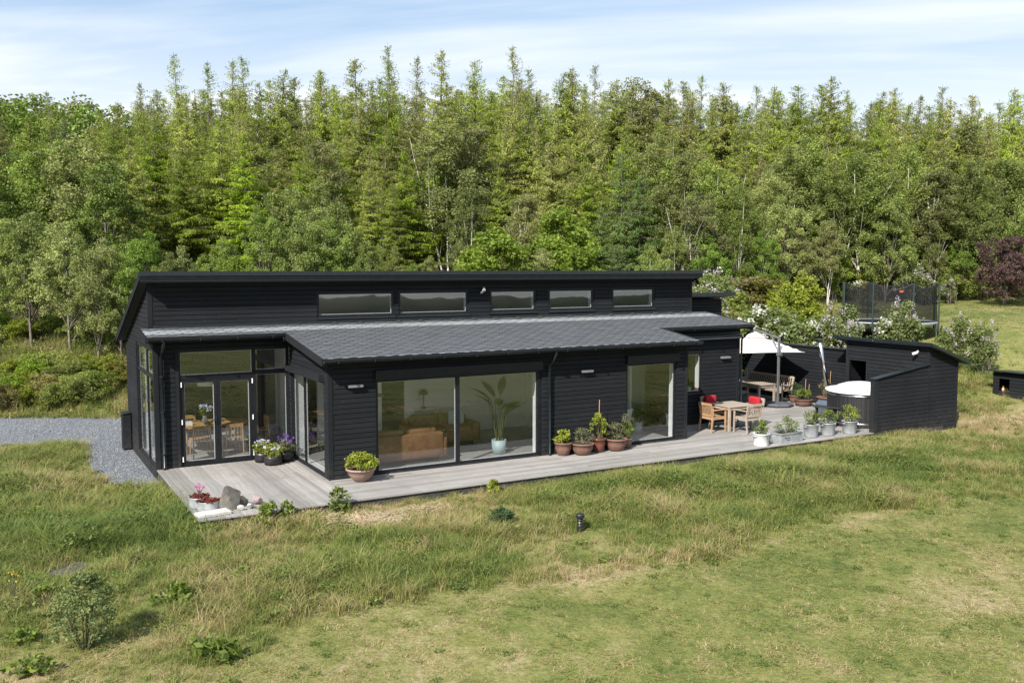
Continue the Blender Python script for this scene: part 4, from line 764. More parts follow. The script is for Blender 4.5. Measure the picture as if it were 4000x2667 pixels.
for fx, fy, d, k, w_, where in [(1650, 622, 42, 'lilac', 1.2, 'behind the roof corner'), (1700, 632, 43, 'lilac', 1.1, 'behind the roof corner'), (1625, 650, 40, 'lilac', 1.0, 'behind the roof corner'), (1765, 710, 37, 'rose', 1.2, 'on the slope above the white parasol'), (1700, 742, 36, 'rose', 1.1, 'on the slope above the white parasol'), (1800, 735, 36.5, 'rose', 1.1, 'on the slope above the white parasol'), (1850, 745, 36, 'rose', 1.0, 'on the slope above the white parasol'),
    (1930, 690, 37, 'lilac', 1.0, 'left of the trampoline'), (1890, 722, 36.5, 'lilac', 1.0, 'left of the trampoline'), (1960, 735, 36, 'lilac', .9, 'left of the trampoline'), (2075, 680, 36.5, 'lilac', .9, 'in front of the trampoline'), (2040, 736, 36.2, 'rose', .9, 'in front of the trampoline'), (1985, 648, 46, 'rose', 1.1, 'behind the trampoline'), (2090, 604, 50, 'lilac', 1.2, 'behind the trampoline'), (2120, 622, 49, 'lilac', 1.1, 'behind the trampoline'),
    (2205, 716, 35, 'lilac', .95, 'right of the trampoline'), (2262, 738, 34.5, 'lilac', 1.0, 'right of the trampoline'), (2180, 640, 50, 'lilac', 1.2, 'beside the copper tree'), (2225, 560, 55, 'lilac', 1.0, 'beside the copper tree')]:
    p = at(fx * FS, fy * FS, d); z = gzs(p[0], p[1]); H, tm, cm, fm = FB[k][int(prng.integers(len(FB[k])))]; h = max(p[2] - z, .9)
    o = thing('lilac_bush' if k == 'lilac' else 'rose_bush', '', 'bush', (p[0], p[1], z - .05), prng.random() * 6.28, k + ' bushes ' + where); s = h / H; o.scale = (s * w_, s * w_, s)
    for n_, m_ in (('stems', tm), ('foliage', cm), ('blossom', fm)): link(bpy.data.objects.new(n_, m_), o)
    FBL.append((o, k, where, fx))
gg = {}
for t_ in FBL: gg.setdefault((t_[1], t_[2]), []).append(t_)
for (k, wh), ls in gg.items():
    ls.sort(key=lambda t_: t_[3])
    for i, t_ in enumerate(ls): t_[0]['label'] = ((ORD(i + 1) + ' ') if len(ls) > 1 else 'only ') + ('pale lilac bush in bloom ' if k == 'lilac' else 'white flowering rose bush ') + (('from the left ') if len(ls) > 1 else '') + wh

# ---------------------------------------------------------------- things on and around the house
def wall_lamp(label, x, y, z): 
    o = thing('wall_lamp', label, 'lamp', (x, y, z), 0, 'wall lamps')
    MB().prism([(-.17, -.10, .0), (.17, -.10, .0), (.17, -.10, .05), (-.17, -.10, .05)], [(-.17, -.004, .0), (.17, -.004, .0), (.17, -.004, .06), (-.17, -.004, .06)]).build('lamp_housing', M['lampgrey'], o); MB().box(-.15, .15, -.09, -.02, -.008, -.001).build('lens', M['lampgrey'], o)
M['lampgrey'] = simple('grey_lamp_metal', (.17, .175, .18), (.14, .145, .15), 6, .45)
wall_lamp('flat grey wall lamp left of the big living room window', 3.83, yP, 2.07); wall_lamp('flat grey wall lamp above the five brown pots', 10.13, yP, 2.06); wall_lamp('flat grey wall lamp on the wall behind the four garden chairs', 16.51, yR, 1.96)
M['camwhite'] = simple('white_camera_plastic', (.8, .8, .8), (.74, .74, .74), 6, .35); M['dark'] = simple('dark_plastic', (.012, .012, .013), (.02, .02, .021), 6, .4)
def security_camera(label, p, aim, mount):
    o = thing('security_camera', label, 'camera', p); a = Vector(aim).normalized(); mv = Vector(mount)
    MB().tube([mv, mv * .5, (0, 0, 0)], [.035, .018, .018], 10).build('mount', M['camwhite'], o); MB().tube([-a * .06, a * .10, a * .102], [.038, .042, .038], 14).build('body', M['camwhite'], o); MB().tube([a * .103, a * .108], .028, 12).build('lens', M['dark'], o)
security_camera('white security camera on the clerestory between the windows', (8.98, yc - .16, 4.15), (-.4, -.8, -.35), (-.0, .155, -.10)); 
cab = thing('storage_cabinet', 'slim black cabinet against the left gable wall on gravel', 'cabinet', (-.125, 4.45, -.24)); MB().cbox(-.105, .105, -.20, .20, .0, .98, .006).build('body', M['black'], cab); MB().prism([(-.12, -.22, .981), (.11, -.22, 1.01), (.11, -.22, 1.03), (-.12, -.22, 1.001)], [(-.12, .22, .981), (.11, .22, 1.01), (.11, .22, 1.03), (-.12, .22, 1.001)]).build('lid', M['metal_dark'], cab); MB().box(-.095, .095, -.215, -.201, .03, .96).build('door', M['siding'], cab)
# -------- fence and shed
fen = thing('privacy_fence', 'long black board fence behind the parasol and bench', 'fence', (0, 0, 0)); WFN = Wall((21.9, 0, 0), (0, 1, 0), (-1, 0, 0))
clad(fen, WFN, [[(-1.95, -.15), (6.4, -.15), (6.4, 1.98), (-1.95, 1.98)]], [], -.05, lining=False, thick=.08); MB().box(21.84, 22.0, -1.95, 6.42, 1.981, 2.02).build('cap', M['metal_dark'], fen)
for y in (-.9, 1.5, 3.9, 6.2): MB().box(21.981, 22.07, y, y + .09, -.3, 1.96).build('post', M['black'], fen)
shed = thing('garden_shed', 'black board shed with slanting roof and sloped side wall by the hot tub', 'shed', (0, 0, 0))
xs, ys, yn, xe = 21.22, -5.0, -1.93, 22.6
WW = Wall((xs, yn, 0), (0, -1, 0), (-1, 0, 0)); clad(shed, WW, [[(0, -.05), (yn - ys, -.05), (yn - ys, 2.36), (0, 2.36)]], [(.13, .80, .12, 1.76)], -.02, lining=False, thick=.07, trim=[(-1, .09, -1, 9), (yn - ys - .10, 9, 1.85, 9)])
WSS = Wall((0, ys, 0), (1, 0, 0), (0, -1, 0)); clad(shed, WSS, [[(18.9, -.32), (xs, -.32), (xs, 1.83), (18.9, 1.52)], [(xs, -.32), (xe, -.32), (xe, 1.92), (xs, 2.36)]], [], -.30, lining=False, thick=.09, trim=[(0, 18.97, -1, 9), (xe - .08, 99, -1, 9)])
MB().box(18.9, xs - .001, ys + .092, ys + .11, -.1, 1.50).build('wall', M['black'], shed)
MB().box(xe - .07, xe - .001, ys + .1, yn - .071, -.3, 1.95).build('wall', M['black'], shed); MB().box(xs + .08, xe - .001, yn - .07, yn, -.3, 1.95).build('wall', M['black'], shed); MB().box(xs + .08, xe - .08, ys + .1, yn - .08, -.1, -.02).build('shed_floor', M['black'], shed)
MB().cbox(18.80, 18.975, ys - .02, ys + .13, -.28, 1.535, .006).build('post', M['siding'], shed)
MB().cbox(xs - .012, xs + .09, ys - .014, ys + .09, 1.84, 2.355, .004).build('corner_board', M['siding'], shed); MB().cbox(xs - .012, xs + .08, yn - .085, yn + .012, -.02, 2.355, .004).build('corner_board', M['siding'], shed); MB().cbox(xe - .078, xe + .012, ys - .012, ys + .09, -.32, 1.90, .004).build('corner_board', M['siding'], shed)
MB().prism([(18.78, ys - .05, 1.54), (xs - .0, ys - .05, 1.86), (xs - .0, ys - .05, 1.89), (18.78, ys - .05, 1.57)], [(18.78, ys + .16, 1.54), (xs - .0, ys + .16, 1.86), (xs - .0, ys + .16, 1.89), (18.78, ys + .16, 1.57)]).build('cap', M['metal_dark'], shed)
zs_ = lambda x: 2.515 - .335 * (x - 21.02)
MB().prism([(21.02, -5.2, zs_(21.02)), (22.9, -5.2, zs_(22.9)), (22.9, -5.2, zs_(22.9) - .07), (21.02, -5.2, zs_(21.02) - .07)], [(21.02, -1.55, zs_(21.02)), (22.9, -1.55, zs_(22.9)), (22.9, -1.55, zs_(22.9) - .07), (21.02, -1.55, zs_(21.02) - .07)]).build('roof', M['felt'], shed)
MB().box(20.995, 21.019, -5.215, -1.535, zs_(21.02) - .085, zs_(21.02) + .015).build('fascia', M['metal_dark'], shed)
MB().prism([(21.02, -5.225, zs_(21.02) - .08), (22.9, -5.225, zs_(22.9) - .08), (22.9, -5.225, zs_(22.9) + .01), (21.02, -5.225, zs_(21.02) + .01)], [(21.02, -5.202, zs_(21.02) - .08), (22.9, -5.202, zs_(22.9) - .08), (22.9, -5.202, zs_(22.9) + .01), (21.02, -5.202, zs_(21.02) + .01)]).build('fascia', M['metal_dark'], shed)
MB().box(xs - .015, xs + .02, yn - .835, yn - .80, .12, 1.78).box(xs - .015, xs + .02, yn - .13, yn - .105, .12, 1.78).box(xs - .015, xs + .02, yn - .80, yn - .13, 1.755, 1.785).build('hatch_frame', M['siding'], shed)
security_camera('white security camera under the shed roof', (xs - .13, -4.62, 2.18), (-.7, .5, -.3), (.125, 0, .06))
o = thing('wooden_figure', 'pale wooden figure standing in the shed opening', 'figure', (xs + .28, -2.64, -.02)); M['palewood'] = simple('pale_wood', (.42, .29, .16), (.30, .20, .11), 7, .6, stretch=(1, 1, .3))
MB().lathe([(0, 0), (.09, 0), (.10, .25), (.06, .6), (.085, .85), (.07, 1.05), (.03, 1.12), (.055, 1.18), (.06, 1.26), (.0, 1.32)], 10, (0, 0, 0)).build('body', M['palewood'], o, True)
# -------- hot tub
TC = (19.82, -3.72); tub = thing('hot_tub', 'round black wooden hot tub with domed white cover', 'hot tub', (TC[0], TC[1], 0)); M['stave'] = simple('dark_stave_wood', (.010, .010, .011), (.018, .018, .019), 6, .55, stretch=(4, 4, .6)); M['steel'] = simple('polished_steel', (.62, .62, .63), (.55, .55, .56), 6, .22, 1.0); M['cover'] = simple('white_gelcoat', (.84, .84, .84), (.80, .80, .80), 3, .3)
MB().lathe([(0, .002), (.955, .002), (.955, .98), (0, .98)], 48).build('shell', M['stave'], tub)
ns = 44; st = None
for k in range(ns):
    a0 = 2 * math.pi * k / ns + .008; a1 = 2 * math.pi * (k + 1) / ns - .008; am = (a0 + a1) / 2
    if st is None:
        st = MB().prism([(.958 * math.cos(a0), .958 * math.sin(a0), .01), (.985 * math.cos(a0), .985 * math.sin(a0), .01), (.99 * math.cos(am), .99 * math.sin(am), .01), (.985 * math.cos(a1), .985 * math.sin(a1), .01), (.958 * math.cos(a1), .958 * math.sin(a1), .01)], [(.958 * math.cos(a0), .958 * math.sin(a0), .99), (.985 * math.cos(a0), .985 * math.sin(a0), .99), (.99 * math.cos(am), .99 * math.sin(am), .99), (.985 * math.cos(a1), .985 * math.sin(a1), .99), (.958 * math.cos(a1), .958 * math.sin(a1), .99)]).build('stave', M['stave'], tub)
    else: o = link(bpy.data.objects.new('stave', st.data), tub); o.rotation_euler = (0, 0, 2 * math.pi * k / ns)
for z in (.10, .92): MB().lathe([(.992, z), (.999, z), (.999, z + .05), (.992, z + .05)], 64, close=True).build('steel_band', M['steel'], tub, True)
MB().lathe([(.0, 1.0), (1.02, 1.0), (1.055, 1.012), (1.055, 1.055), (1.02, 1.07), (.90, 1.075), (.80, 1.10), (.66, 1.18), (.44, 1.25), (.2, 1.285), (0, 1.29)], 56).build('cover', M['cover'], tub, True)
stv = thing('tub_stove', 'low steel stove with tall chimney pipe beside the hot tub', 'stove', (20.35, -2.02, 0)); M['stovesteel'] = simple('brushed_steel', (.36, .38, .41), (.26, .28, .30), 5, .3, .9)
MB().prism([(-.36, -.26, .02), (.36, -.26, .02), (.36, -.26, .46), (-.18, -.26, .46), (-.36, -.26, .34)], [(-.36, .26, .02), (.36, .26, .02), (.36, .26, .46), (-.18, .26, .46), (-.36, .26, .34)]).build('firebox', M['stovesteel'], stv)
ct = Vector((19.86, -2.02, 2.36)) - Vector((20.35, -2.02, 0)); cb_ = Vector((.10, .08, .46)); MB().tube([cb_, cb_ + (ct - cb_) * .4, cb_ + (ct - cb_) * .405, ct], [.058, .058, .062, .062], 16).build('chimney_pipe', M['steel'], stv, True)
MB().lathe([(0, .14), (.13, .09), (.135, .10), (0, .155)], 20, ct).tube([ct + Vector((0, .04, -.02)), ct + Vector((0, .04, .12))], .008, 6).tube([ct + Vector((0, -.04, -.02)), ct + Vector((0, -.04, .12))], .008, 6).build('rain_cap', M['dark'], stv)
sp_ = thing('tub_steps', 'black two tread steps leaning beside the hot tub', 'steps', (18.62, -3.45, 0), R(-62)); 
for sx in (-.33, .33): MB().bar((sx, -.24, 0), (sx, .10, .53), .035, .07).bar((sx, .22, 0), (sx, .22, .53), .035, .06).build('stringer', M['stave'], sp_)
MB().cbox(-.40, .40, -.02, .26, .531, .565, .004).build('tread', M['stave'], sp_); MB().cbox(-.38, .38, -.24, .0, .27, .30, .004).build('tread', M['stave'], sp_)
# -------- garden furniture
def wood_mat(name, c1, c2): return simple(name, c1, c2, 5, .7, stretch=(1, 1, 1), detail=6, bmp=.002)
M['teak_grey'] = wood_mat('weathered_teak', (.36, .30, .24), (.26, .21, .165)); M['teak_warm'] = wood_mat('oiled_teak', (.42, .26, .14), (.31, .18, .09)); M['red'] = simple('red_cushion', (.38, .010, .020), (.27, .007, .013), 18, .9, bmp=.01)
def garden_chair(label, x, y, rz, mat, cushion=False, arms=True):
    o = thing('garden_chair', label, 'chair', (x, y, .002), rz, 'wooden garden chairs')       # faces local +x
    for s in (-1, 1):
        MB().bar((-.30, s * .27, 0), (-.235, s * .255, .44), .035, .042).bar((-.235, s * .255, .44), (-.31, s * .255, .84), .035, .042).build('leg', mat, o)
        MB().bar((.245, s * .265, 0), (.235, s * .265, .64), .035, .042).build('leg', mat, o)
        if arms: MB().cbox(-.27, .285, s * .265 - .032, s * .265 + .032, .641, .665, .006).build('armrest', mat, o)
    MB().cbox(.20, .232, -.247, .247, .37, .425, .004).build('seat_rail', mat, o); MB().cbox(-.25, -.222, -.236, .236, .37, .425, .004).build('seat_rail', mat, o)
    for s in (-1, 1): MB().bar((-.22, s * .24, .395), (.20, s * .245, .40), .025, .05).build('seat_rail', mat, o)
    sl = MB().cbox(-.235, .255, -.026, .026, .427, .445, .004); sl = sl.build('seat_slat', mat, o); sl.location = (0, -.21, 0)
    for k in range(1, 8): q = link(bpy.data.objects.new('seat_slat', sl.data), o); q.location = (0, -.21 + .06 * k, 0)
    MB().bar((-.312, -.235, .815), (-.312, .235, .815), .024, .075).build('back_rail', mat, o); MB().bar((-.248, -.235, .49), (-.248, .235, .49), .024, .04).build('back_rail', mat, o)
    bs = MB().bar((-.252, 0, .51), (-.305, 0, .78), .014, .026, (0, 1, 0)).build('back_slat', mat, o); bs.location = (0, -.19, 0)
    for k in range(1, 7): q = link(bpy.data.objects.new('back_slat', bs.data), o); q.location = (0, -.19 + .0634 * k, 0)
    if cushion:
        c = thing('seat_cushion', 'red cushion on the ' + cushion, 'cushion', (x, y, .45), rz, 'red cushions'); r = np.random.default_rng(int(x * 100)); mb = MB().cbox(-.24, .27, -.25, .25, 0, .15, .05)
        mb.build('padding', M['red'], c, True); MB().cbox(-.235, -.10, -.21, .21, .151, .44, .05).build('back_pad', M['red'], c, True); V, F, Tn = clumps(r, np.stack([r.uniform(-.24, .27, 60), r.uniform(-.25, .25, 60), np.full(60, .14)], -1), .04, 8, .04); link(bpy.data.objects.new('shag', np_mesh('shag', V, F, M['red'], Tn)), c)
garden_chair('warm brown wooden armchair left of the square garden table', 14.98, -2.49, 0, M['teak_warm'])
garden_chair('grey wooden armchair with its back to the lawn at the square table', 15.73, -3.10, R(90), M['teak_grey'])
garden_chair('grey wooden armchair right of the square garden table', 16.52, -2.42, R(180), M['teak_grey'], 'right hand garden chair')
garden_chair('grey wooden armchair between the square table and the house wall', 15.70, -1.72, R(-90), M['teak_grey'], 'garden chair by the house wall')
def slat_table(name, label, x0, x1, y0, y1, h, n, mat, along='y'):
    cx, cy = (x0 + x1) / 2, (y0 + y1) / 2; o = thing(name, label, 'table', (cx, cy, .002)); a, b = (x1 - x0) / 2, (y1 - y0) / 2
    for sx in (-1, 1):
        for sy in (-1, 1): MB().cbox(sx * (a - .05) - .035, sx * (a - .05) + .035, sy * (b - .05) - .035, sy * (b - .05) + .035, 0, h - .031, .004).build('leg', mat, o)
    MB().box(-a + .086, a - .086, -b + .03, -b + .055, h - .11, h - .031).box(-a + .086, a - .086, b - .055, b - .03, h - .11, h - .031).box(-a + .03, -a + .055, -b + .086, b - .086, h - .11, h - .031).box(a - .055, a - .03, -b + .086, b - .086, h - .11, h - .031).build('apron', mat, o)
    w_ = 2 * a / n; s0 = MB().cbox(.002, w_ - .004, -b, b, h - .03, h, .003).build('table_slat', mat, o); s0.location = (-a, 0, 0)
    for k in range(1, n): q = link(bpy.data.objects.new('table_slat', s0.data), o); q.location = (-a + k * w_, 0, 0)
    return o
slat_table('garden_table', 'square weathered wooden garden table with four chairs', 15.27, 16.25, -2.86, -1.95, .73, 9, M['teak_grey'])
slat_table('terrace_table', 'long weathered wooden table beside the bench under the parasol', 19.70, 20.52, .46, 2.7, .72, 8, M['teak_grey'])
bn = thing('garden_bench', 'slatted wooden bench with high back along the black fence', 'bench', (21.12, 1.62, .002)); b_ = 1.12; mt = M['teak_grey']
for sy in (-1, 1): MB().bar((-.28, sy * b_, 0), (-.27, sy * b_, .62), .04, .045).build('leg', mt, bn); MB().bar((.20, sy * b_, 0), (.17, sy * b_, .42), .04, .045).bar((.17, sy * b_, .42), (.29, sy * b_, .90), .04, .045).build('leg', mt, bn); MB().cbox(-.31, .24, sy * b_ - .035, sy * b_ + .035, .621, .645, .005).build('armrest', mt, bn)
MB().bar((.295, -b_ + .022, .88), (.295, b_ - .022, .88), .03, .07).build('back_rail', mt, bn); MB().bar((.19, -b_ + .022, .47), (.19, b_ - .022, .47), .03, .05).build('back_rail', mt, bn); MB().cbox(-.262, -.235, -b_ + .022, b_ - .022, .35, .42, .004).build('seat_rail', mt, bn)
for k in range(8): MB().cbox(-.27 + k * .055, -.222 + k * .055, -b_ + .024, b_ - .024, .422, .442, .003).build('seat_slat', mt, bn)
bs = MB().bar((.195, 0, .495), (.29, 0, .845), .016, .03, (0, 1, 0)).build('back_slat', mt, bn); bs.location = (0, -1.06, 0)
for k in range(1, 25): q = link(bpy.data.objects.new('back_slat', bs.data), bn); q.location = (0, -1.06 + k * .0883, 0)
garden_chair('grey wooden chair half hidden by the house corner at the long table', 19.55, 1.35, 0, M['teak_grey'])
# parasol
ps = thing('parasol', 'white cantilever parasol on a grey pole with a wide base', 'parasol', (20.26, .13, 0)); M['polegrey'] = simple('grey_aluminium', (.20, .205, .215), (.16, .165, .175), 6, .4, .4); M['canvas'] = simple('white_parasol_canvas', (.80, .74, .69), (.76, .70, .65), 2, .9); M['base'] = simple('grey_plastic_base', (.085, .092, .105), (.065, .07, .08), 5, .6)
MB().lathe([(0, .0), (.50, .0), (.53, .02), (.53, .08), (.50, .11), (.2, .14), (0, .14)], 8).build('base', M['base'], ps); MB().lathe([(.535, .035), (.54, .035), (.54, .05), (.535, .05)], 8, close=True).build('base_seam', M['dark'], ps)
MB().cbox(-.042, .042, -.028, .028, .13, 2.42, .008).build('pole', M['polegrey'], ps); MB().cbox(-.065, .065, -.06, .055, 1.74, 1.90, .01).build('crank_box', M['polegrey'], ps); MB().tube([(.07, -.02, 1.80), (.10, -.05, 1.80), (.10, -.05, 1.70)], .012, 8).build('crank', M['polegrey'], ps, True)
pc = np.array([.10, 1.22]); e1 = np.array([.94, -.33]); e2 = np.array([.33, .94]); hs = 1.25; nseg = 12; grid = []
def canopy(u, v):                                  # u,v in -1..1
    m_ = max(abs(u), abs(v)); e_ = min(abs(u), abs(v)); sag = .07 * (1 - (e_ / max(m_, 1e-6)) ** 2) * m_ ** 2
    q = pc + (e1 * u + e2 * v) * hs * (1 - .06 * (1 - (e_ / max(m_, 1e-6)) ** 2) * m_); return (q[0], q[1], 2.42 - .56 * m_ ** .96 - .03 * (1 - m_) * 0 + .05 * sag)
Vc = [canopy(-1 + 2 * i / nseg, -1 + 2 * j / nseg) for j in range(nseg + 1) for i in range(nseg + 1)]; Fc = [(j * (nseg + 1) + i, j * (nseg + 1) + i + 1, (j + 1) * (nseg + 1) + i + 1, (j + 1) * (nseg + 1) + i) for j in range(nseg) for i in range(nseg)]
can = MB().add(Vc, Fc).build('canopy', M['canvas'], ps); sm = can.modifiers.new('thickness', 'SOLIDIFY'); sm.thickness = .006
MB().add([(pc[0] + e1[0] * u + e2[0] * v, pc[1] + e1[1] * u + e2[1] * v, z) for u, v, z in ((-.34, -.34, 2.31), (.34, -.34, 2.31), (.34, .34, 2.31), (-.34, .34, 2.31), (0, 0, 2.50))], [(0, 1, 4), (1, 2, 4), (2, 3, 4), (3, 0, 4), (3, 2, 1, 0)]).build('vent_cap', M['canvas'], ps)
for u, v in ((-1, -1), (1, -1), (1, 1), (-1, 1), (0, -1), (1, 0), (0, 1), (-1, 0)):
    c = canopy(u * .97, v * .97); MB().bar((pc[0], pc[1], 2.30), (c[0], c[1], c[2] - .02), .015, .02).build('rib', M['polegrey'], ps)
MB().tube([(pc[0], pc[1], 2.05), (pc[0], pc[1], 2.44)], .03, 10).build('hub', M['polegrey'], ps); MB().bar((0, 0, 2.36), (pc[0], pc[1], 2.56), .035, .05).bar((pc[0], pc[1], 2.56), (pc[0], pc[1], 2.44), .03, .03).build('arm', M['polegrey'], ps); MB().bar((0, 0, 1.85), (.03, .42, 2.44), .028, .035).build('strut', M['polegrey'], ps)
# -------- pots and plants
def pot_mat(n, a, b): return simple(n, a, b, 6, .7, bmp=.004)
M['terra'] = pot_mat('brown_terracotta', (.20, .105, .075), (.13, .07, .05)); M['terra_pale'] = pot_mat('pale_terracotta', (.33, .215, .17), (.25, .16, .125)); M['terra_glaze'] = simple('glazed_red_brown', (.17, .06, .038), (.11, .04, .026), 6, .28); M['zinc'] = simple('zinc_bucket', (.46, .48, .49), (.30, .315, .325), 5, .5, .45); M['enamel'] = simple('chipped_white_enamel', (.66, .67, .67), (.48, .49, .50), 7, .45, lo=.5, hi=.7); M['soil'] = simple('potting_soil', (.045, .034, .026), (.028, .022, .017), 25, .95); M['fabric'] = simple('black_planter_bag', (.012, .012, .013), (.022, .022, .022), 9, .4, bmp=.02)
M['pl_green'] = foliage('pot_plant_leaves', (.075, .115, .020), (.20, .25, .045), None, .35); M['pl_lime'] = foliage('lime_plant_leaves', (.15, .19, .020), (.33, .35, .05), None, .35); M['pl_grey'] = foliage('grey_green_plant', (.095, .10, .050), (.21, .21, .105), None, .3); M['pl_dark'] = foliage('dark_plant_leaves', (.030, .060, .022), (.085, .13, .05), None, .3); M['sedum'] = foliage('red_sedum', (.095, .020, .016), (.23, .062, .042), None, .2); M['pink'] = foliage('pink_flower', (.50, .09, .30), (.66, .2, .46), None, .2); M['violet'] = foliage('violet_flower', (.14, .06, .40), (.26, .13, .55), None, .2); M['paleblue'] = foliage('pale_blue_flower', (.46, .46, .72), (.68, .68, .85), None, .2)
M['stemg'] = simple('green_stem', (.10, .11, .04), (.08, .07, .03), 8, .7); M['cane'] = simple('bamboo_cane', (.50, .30, .16), (.42, .24, .12), 6, .6)
def plant(o, seed, z0, h, rr, mat, ncl=26, per=34, size=.05, crad=.08, stems=5, tall=1.0, name='foliage'):
    r = np.random.default_rng(seed); a = r.random(ncl) * 6.28; t = r.random(ncl) ** .8; rad = rr * np.sin(math.pi * (.22 + .70 * t)) * np.sqrt(r.random(ncl)) * 1.15; c = np.stack([np.cos(a) * rad, np.sin(a) * rad, z0 + h * (.15 + .85 * t)], -1)
    V, F, Tn = clumps(r, c, crad, per, size); link(bpy.data.objects.new(name, np_mesh(name, V, F, M[mat], Tn)), o)
    if stems:
        mb = MB(); 
        for q in c[:stems + 4]: mb.tube([(q[0] * .15, q[1] * .15, z0 - .03), (q[0] * .6, q[1] * .6, (z0 + q[2]) / 2), tuple(q)], [.008, .006, .003], 5)
        mb.build('stems', M['stemg'], o)
def pot(name, label, cat, x, y, prof, mat, soil_r, soil_z, n=28, group=None, rz=0):
    o = thing(name, label, cat, (x, y, .004), rz, group); MB().lathe(prof, n).build('pot', M[mat], o, n > 12); MB().lathe([(0, soil_z - .03), (soil_r, soil_z - .03), (soil_r, soil_z), (0, soil_z + .012)], 20).build('soil', M['soil'], o); return o
bowl = [(0, 0), (.13, 0), (.15, .015), (.22, .08), (.285, .17), (.31, .25), (.335, .255), (.34, .29), (.315, .30), (.295, .27), (.27, .2), (0, .15)]
o = pot('plant_bowl', 'wide pale terracotta bowl of lime green foliage by the front corner', 'plant pot', 3.80, -3.45, bowl, 'terra_pale', .285, .255); plant(o, 1, .26, .34, .36, 'pl_lime', 60, 42, .05, .09)
def urn(r0, r1, h): return [(0, 0), (r0 * .8, 0), (r0, .02), (r1 * .97, h * .55), (r1 * .95, h * .86), (r1 * 1.08, h * .88), (r1 * 1.1, h * .97), (r1 * 1.0, h), (r1 * .9, h * .95), (r1 * .85, h * .6), (0, h * .5)]
for lab, x, y, r0, r1, h, mt_, pm, ph, pr, sd, sz in (('fluted brown pot with bright leaves, leftmost of the five by the wall', 9.28, -3.28, .14, .215, .34, 'terra', 'pl_lime', .34, .26, 11, .075), ('wide brown pot of thin grey green shoots, second from the downpipe', 9.76, -3.44, .19, .28, .30, 'terra', 'pl_grey', .42, .26, 12, .04), ('glossy swirled pot with a tall cane and leafy climber', 10.31, -3.34, .15, .20, .36, 'terra_glaze', 'pl_lime', .72, .27, 13, .065), ('largest brown pot of bushy grey green sprigs by the wall', 10.83, -3.42, .20, .28, .32, 'terra', 'pl_grey', .44, .32, 14, .045), ('smallest brown pot beside the right hand window', 11.27, -3.28, .11, .15, .26, 'terra', 'pl_green', .48, .20, 15, .055)):
    o = pot('plant_pot', lab, 'plant pot', x, y, urn(r0, r1, h), mt_, r1 * .88, h * .93, group='pots along the front wall'); plant(o, sd, h * .92, ph * .9, pr * .85, pm, 30, 24, sz * .85, .075)
    if 'cane' in lab: MB().tube([(.02, 0, .3), (.05, .01, 1.35)], .008, 6).build('cane', M['cane'], o)
    if 'smallest' in lab: MB().tube([(.0, 0, .2), (-.02, .01, .85)], .006, 6).build('cane', M['cane'], o); plant(o, 99, .62, .25, .16, 'pl_grey', 10, 20, .04, .07, 0)
def bag(label, x, y, r, h, pm, fl, seed, tallf):
    o = thing('planter_bag', label, 'planter', (x, y, .004), 0, 'black planter bags'); mb = MB().lathe([(0, 0), (r * .95, 0), (r * 1.03, h * .3), (r, h * .7), (r * 1.04, h), (r * .96, h * .98), (r * .94, h * .7), (0, h * .7)], 20); mb.build('bag', M['fabric'], o, True); MB().lathe([(0, h * .72), (r * .92, h * .72), (r * .92, h * .86), (0, h * .88)], 16).build('soil', M['soil'], o)
    for s in (-1, 1): MB().tube([(s * r * .4, -r * 1.0, h * .75), (s * r * .2, -r * 1.12, h * .62), (s * -r * .05, -r * 1.05, h * .75)], .012, 6).build('handle', M['fabric'], o)
    plant(o, seed, h * .85, .28, r * 1.05, pm, 34, 36, .04, .075)
    if fl: plant(o, seed + 50, h * .85 + .18, tallf, r * 1.1, fl, 26, 14, .03, .03, 0, name='flowers')
bag('black planter bag with pale blue flowers, left of the trio', 2.42, -.28, .19, .24, 'pl_lime', 'paleblue', 21, .16); bag('black planter bag of lime green leaves, front of the trio', 2.56, -.72, .21, .22, 'pl_lime', 'paleblue', 22, .10); bag('black planter bag with violet lavender, right of the trio', 2.93, -.46, .20, .24, 'pl_grey', 'violet', 23, .26)
def tubz(label, x, y, r, h, grp='zinc tubs on the deck corner'): 
    o = pot('zinc_tub', label, 'planter', x, y, [(0, 0), (r, 0), (r * 1.01, .01), (r, h * .5), (r * 1.01, h - .01), (r * 1.03, h), (r * .98, h), (r * .96, h * .6), (0, h * .6)], 'zinc', r * .95, h * .93, 36, grp); return o
o = tubz('small zinc tub with pink flowers behind the red sedum', .22, -3.95, .20, .20); plant(o, 31, .185, .05, .18, 'sedum', 26, 22, .035, .04, 0); plant(o, 32, .26, .2, .09, 'pink', 9, 22, .025, .035, 4, name='flowers')
o = tubz('round zinc tub planted with red sedum on the deck corner', .33, -4.33, .225, .19); plant(o, 33, .175, .05, .21, 'sedum', 44, 26, .035, .04, 0)
def rock(label, x, y, sx, sy, sz, c1, c2, seed, rz=0, flat=False, name='rock', z=.0):
    r = np.random.default_rng(seed); bm = bmesh.new(); bmesh.ops.create_icosphere(bm, subdivisions=3, radius=1)
    dirs = unit(r.normal(size=(13, 3))); lim = .38 + .34 * r.random(13)
    for v in bm.verts:
        c = np.array(v.co)
        for d, l in zip(dirs, lim):
            e = c @ d
            if e > l: c = c - d * (e - l) * .985
        v.co = (c[0] * sx, c[1] * sy, max(c[2], -.6) * sz + .6 * sz)
    mb = MB(); bm.verts.index_update(); mb.add([v.co[:] for v in bm.verts], [[v.index for v in f.verts] for f in bm.faces]); bm.free()
    o = mb.build(name, simple(name + '_stone', c1, c2, 9, .85, bmp=.02), None, False, (x, y, z), rz); tag(o, label, 'rock', 'rocks on the deck corner'); return o
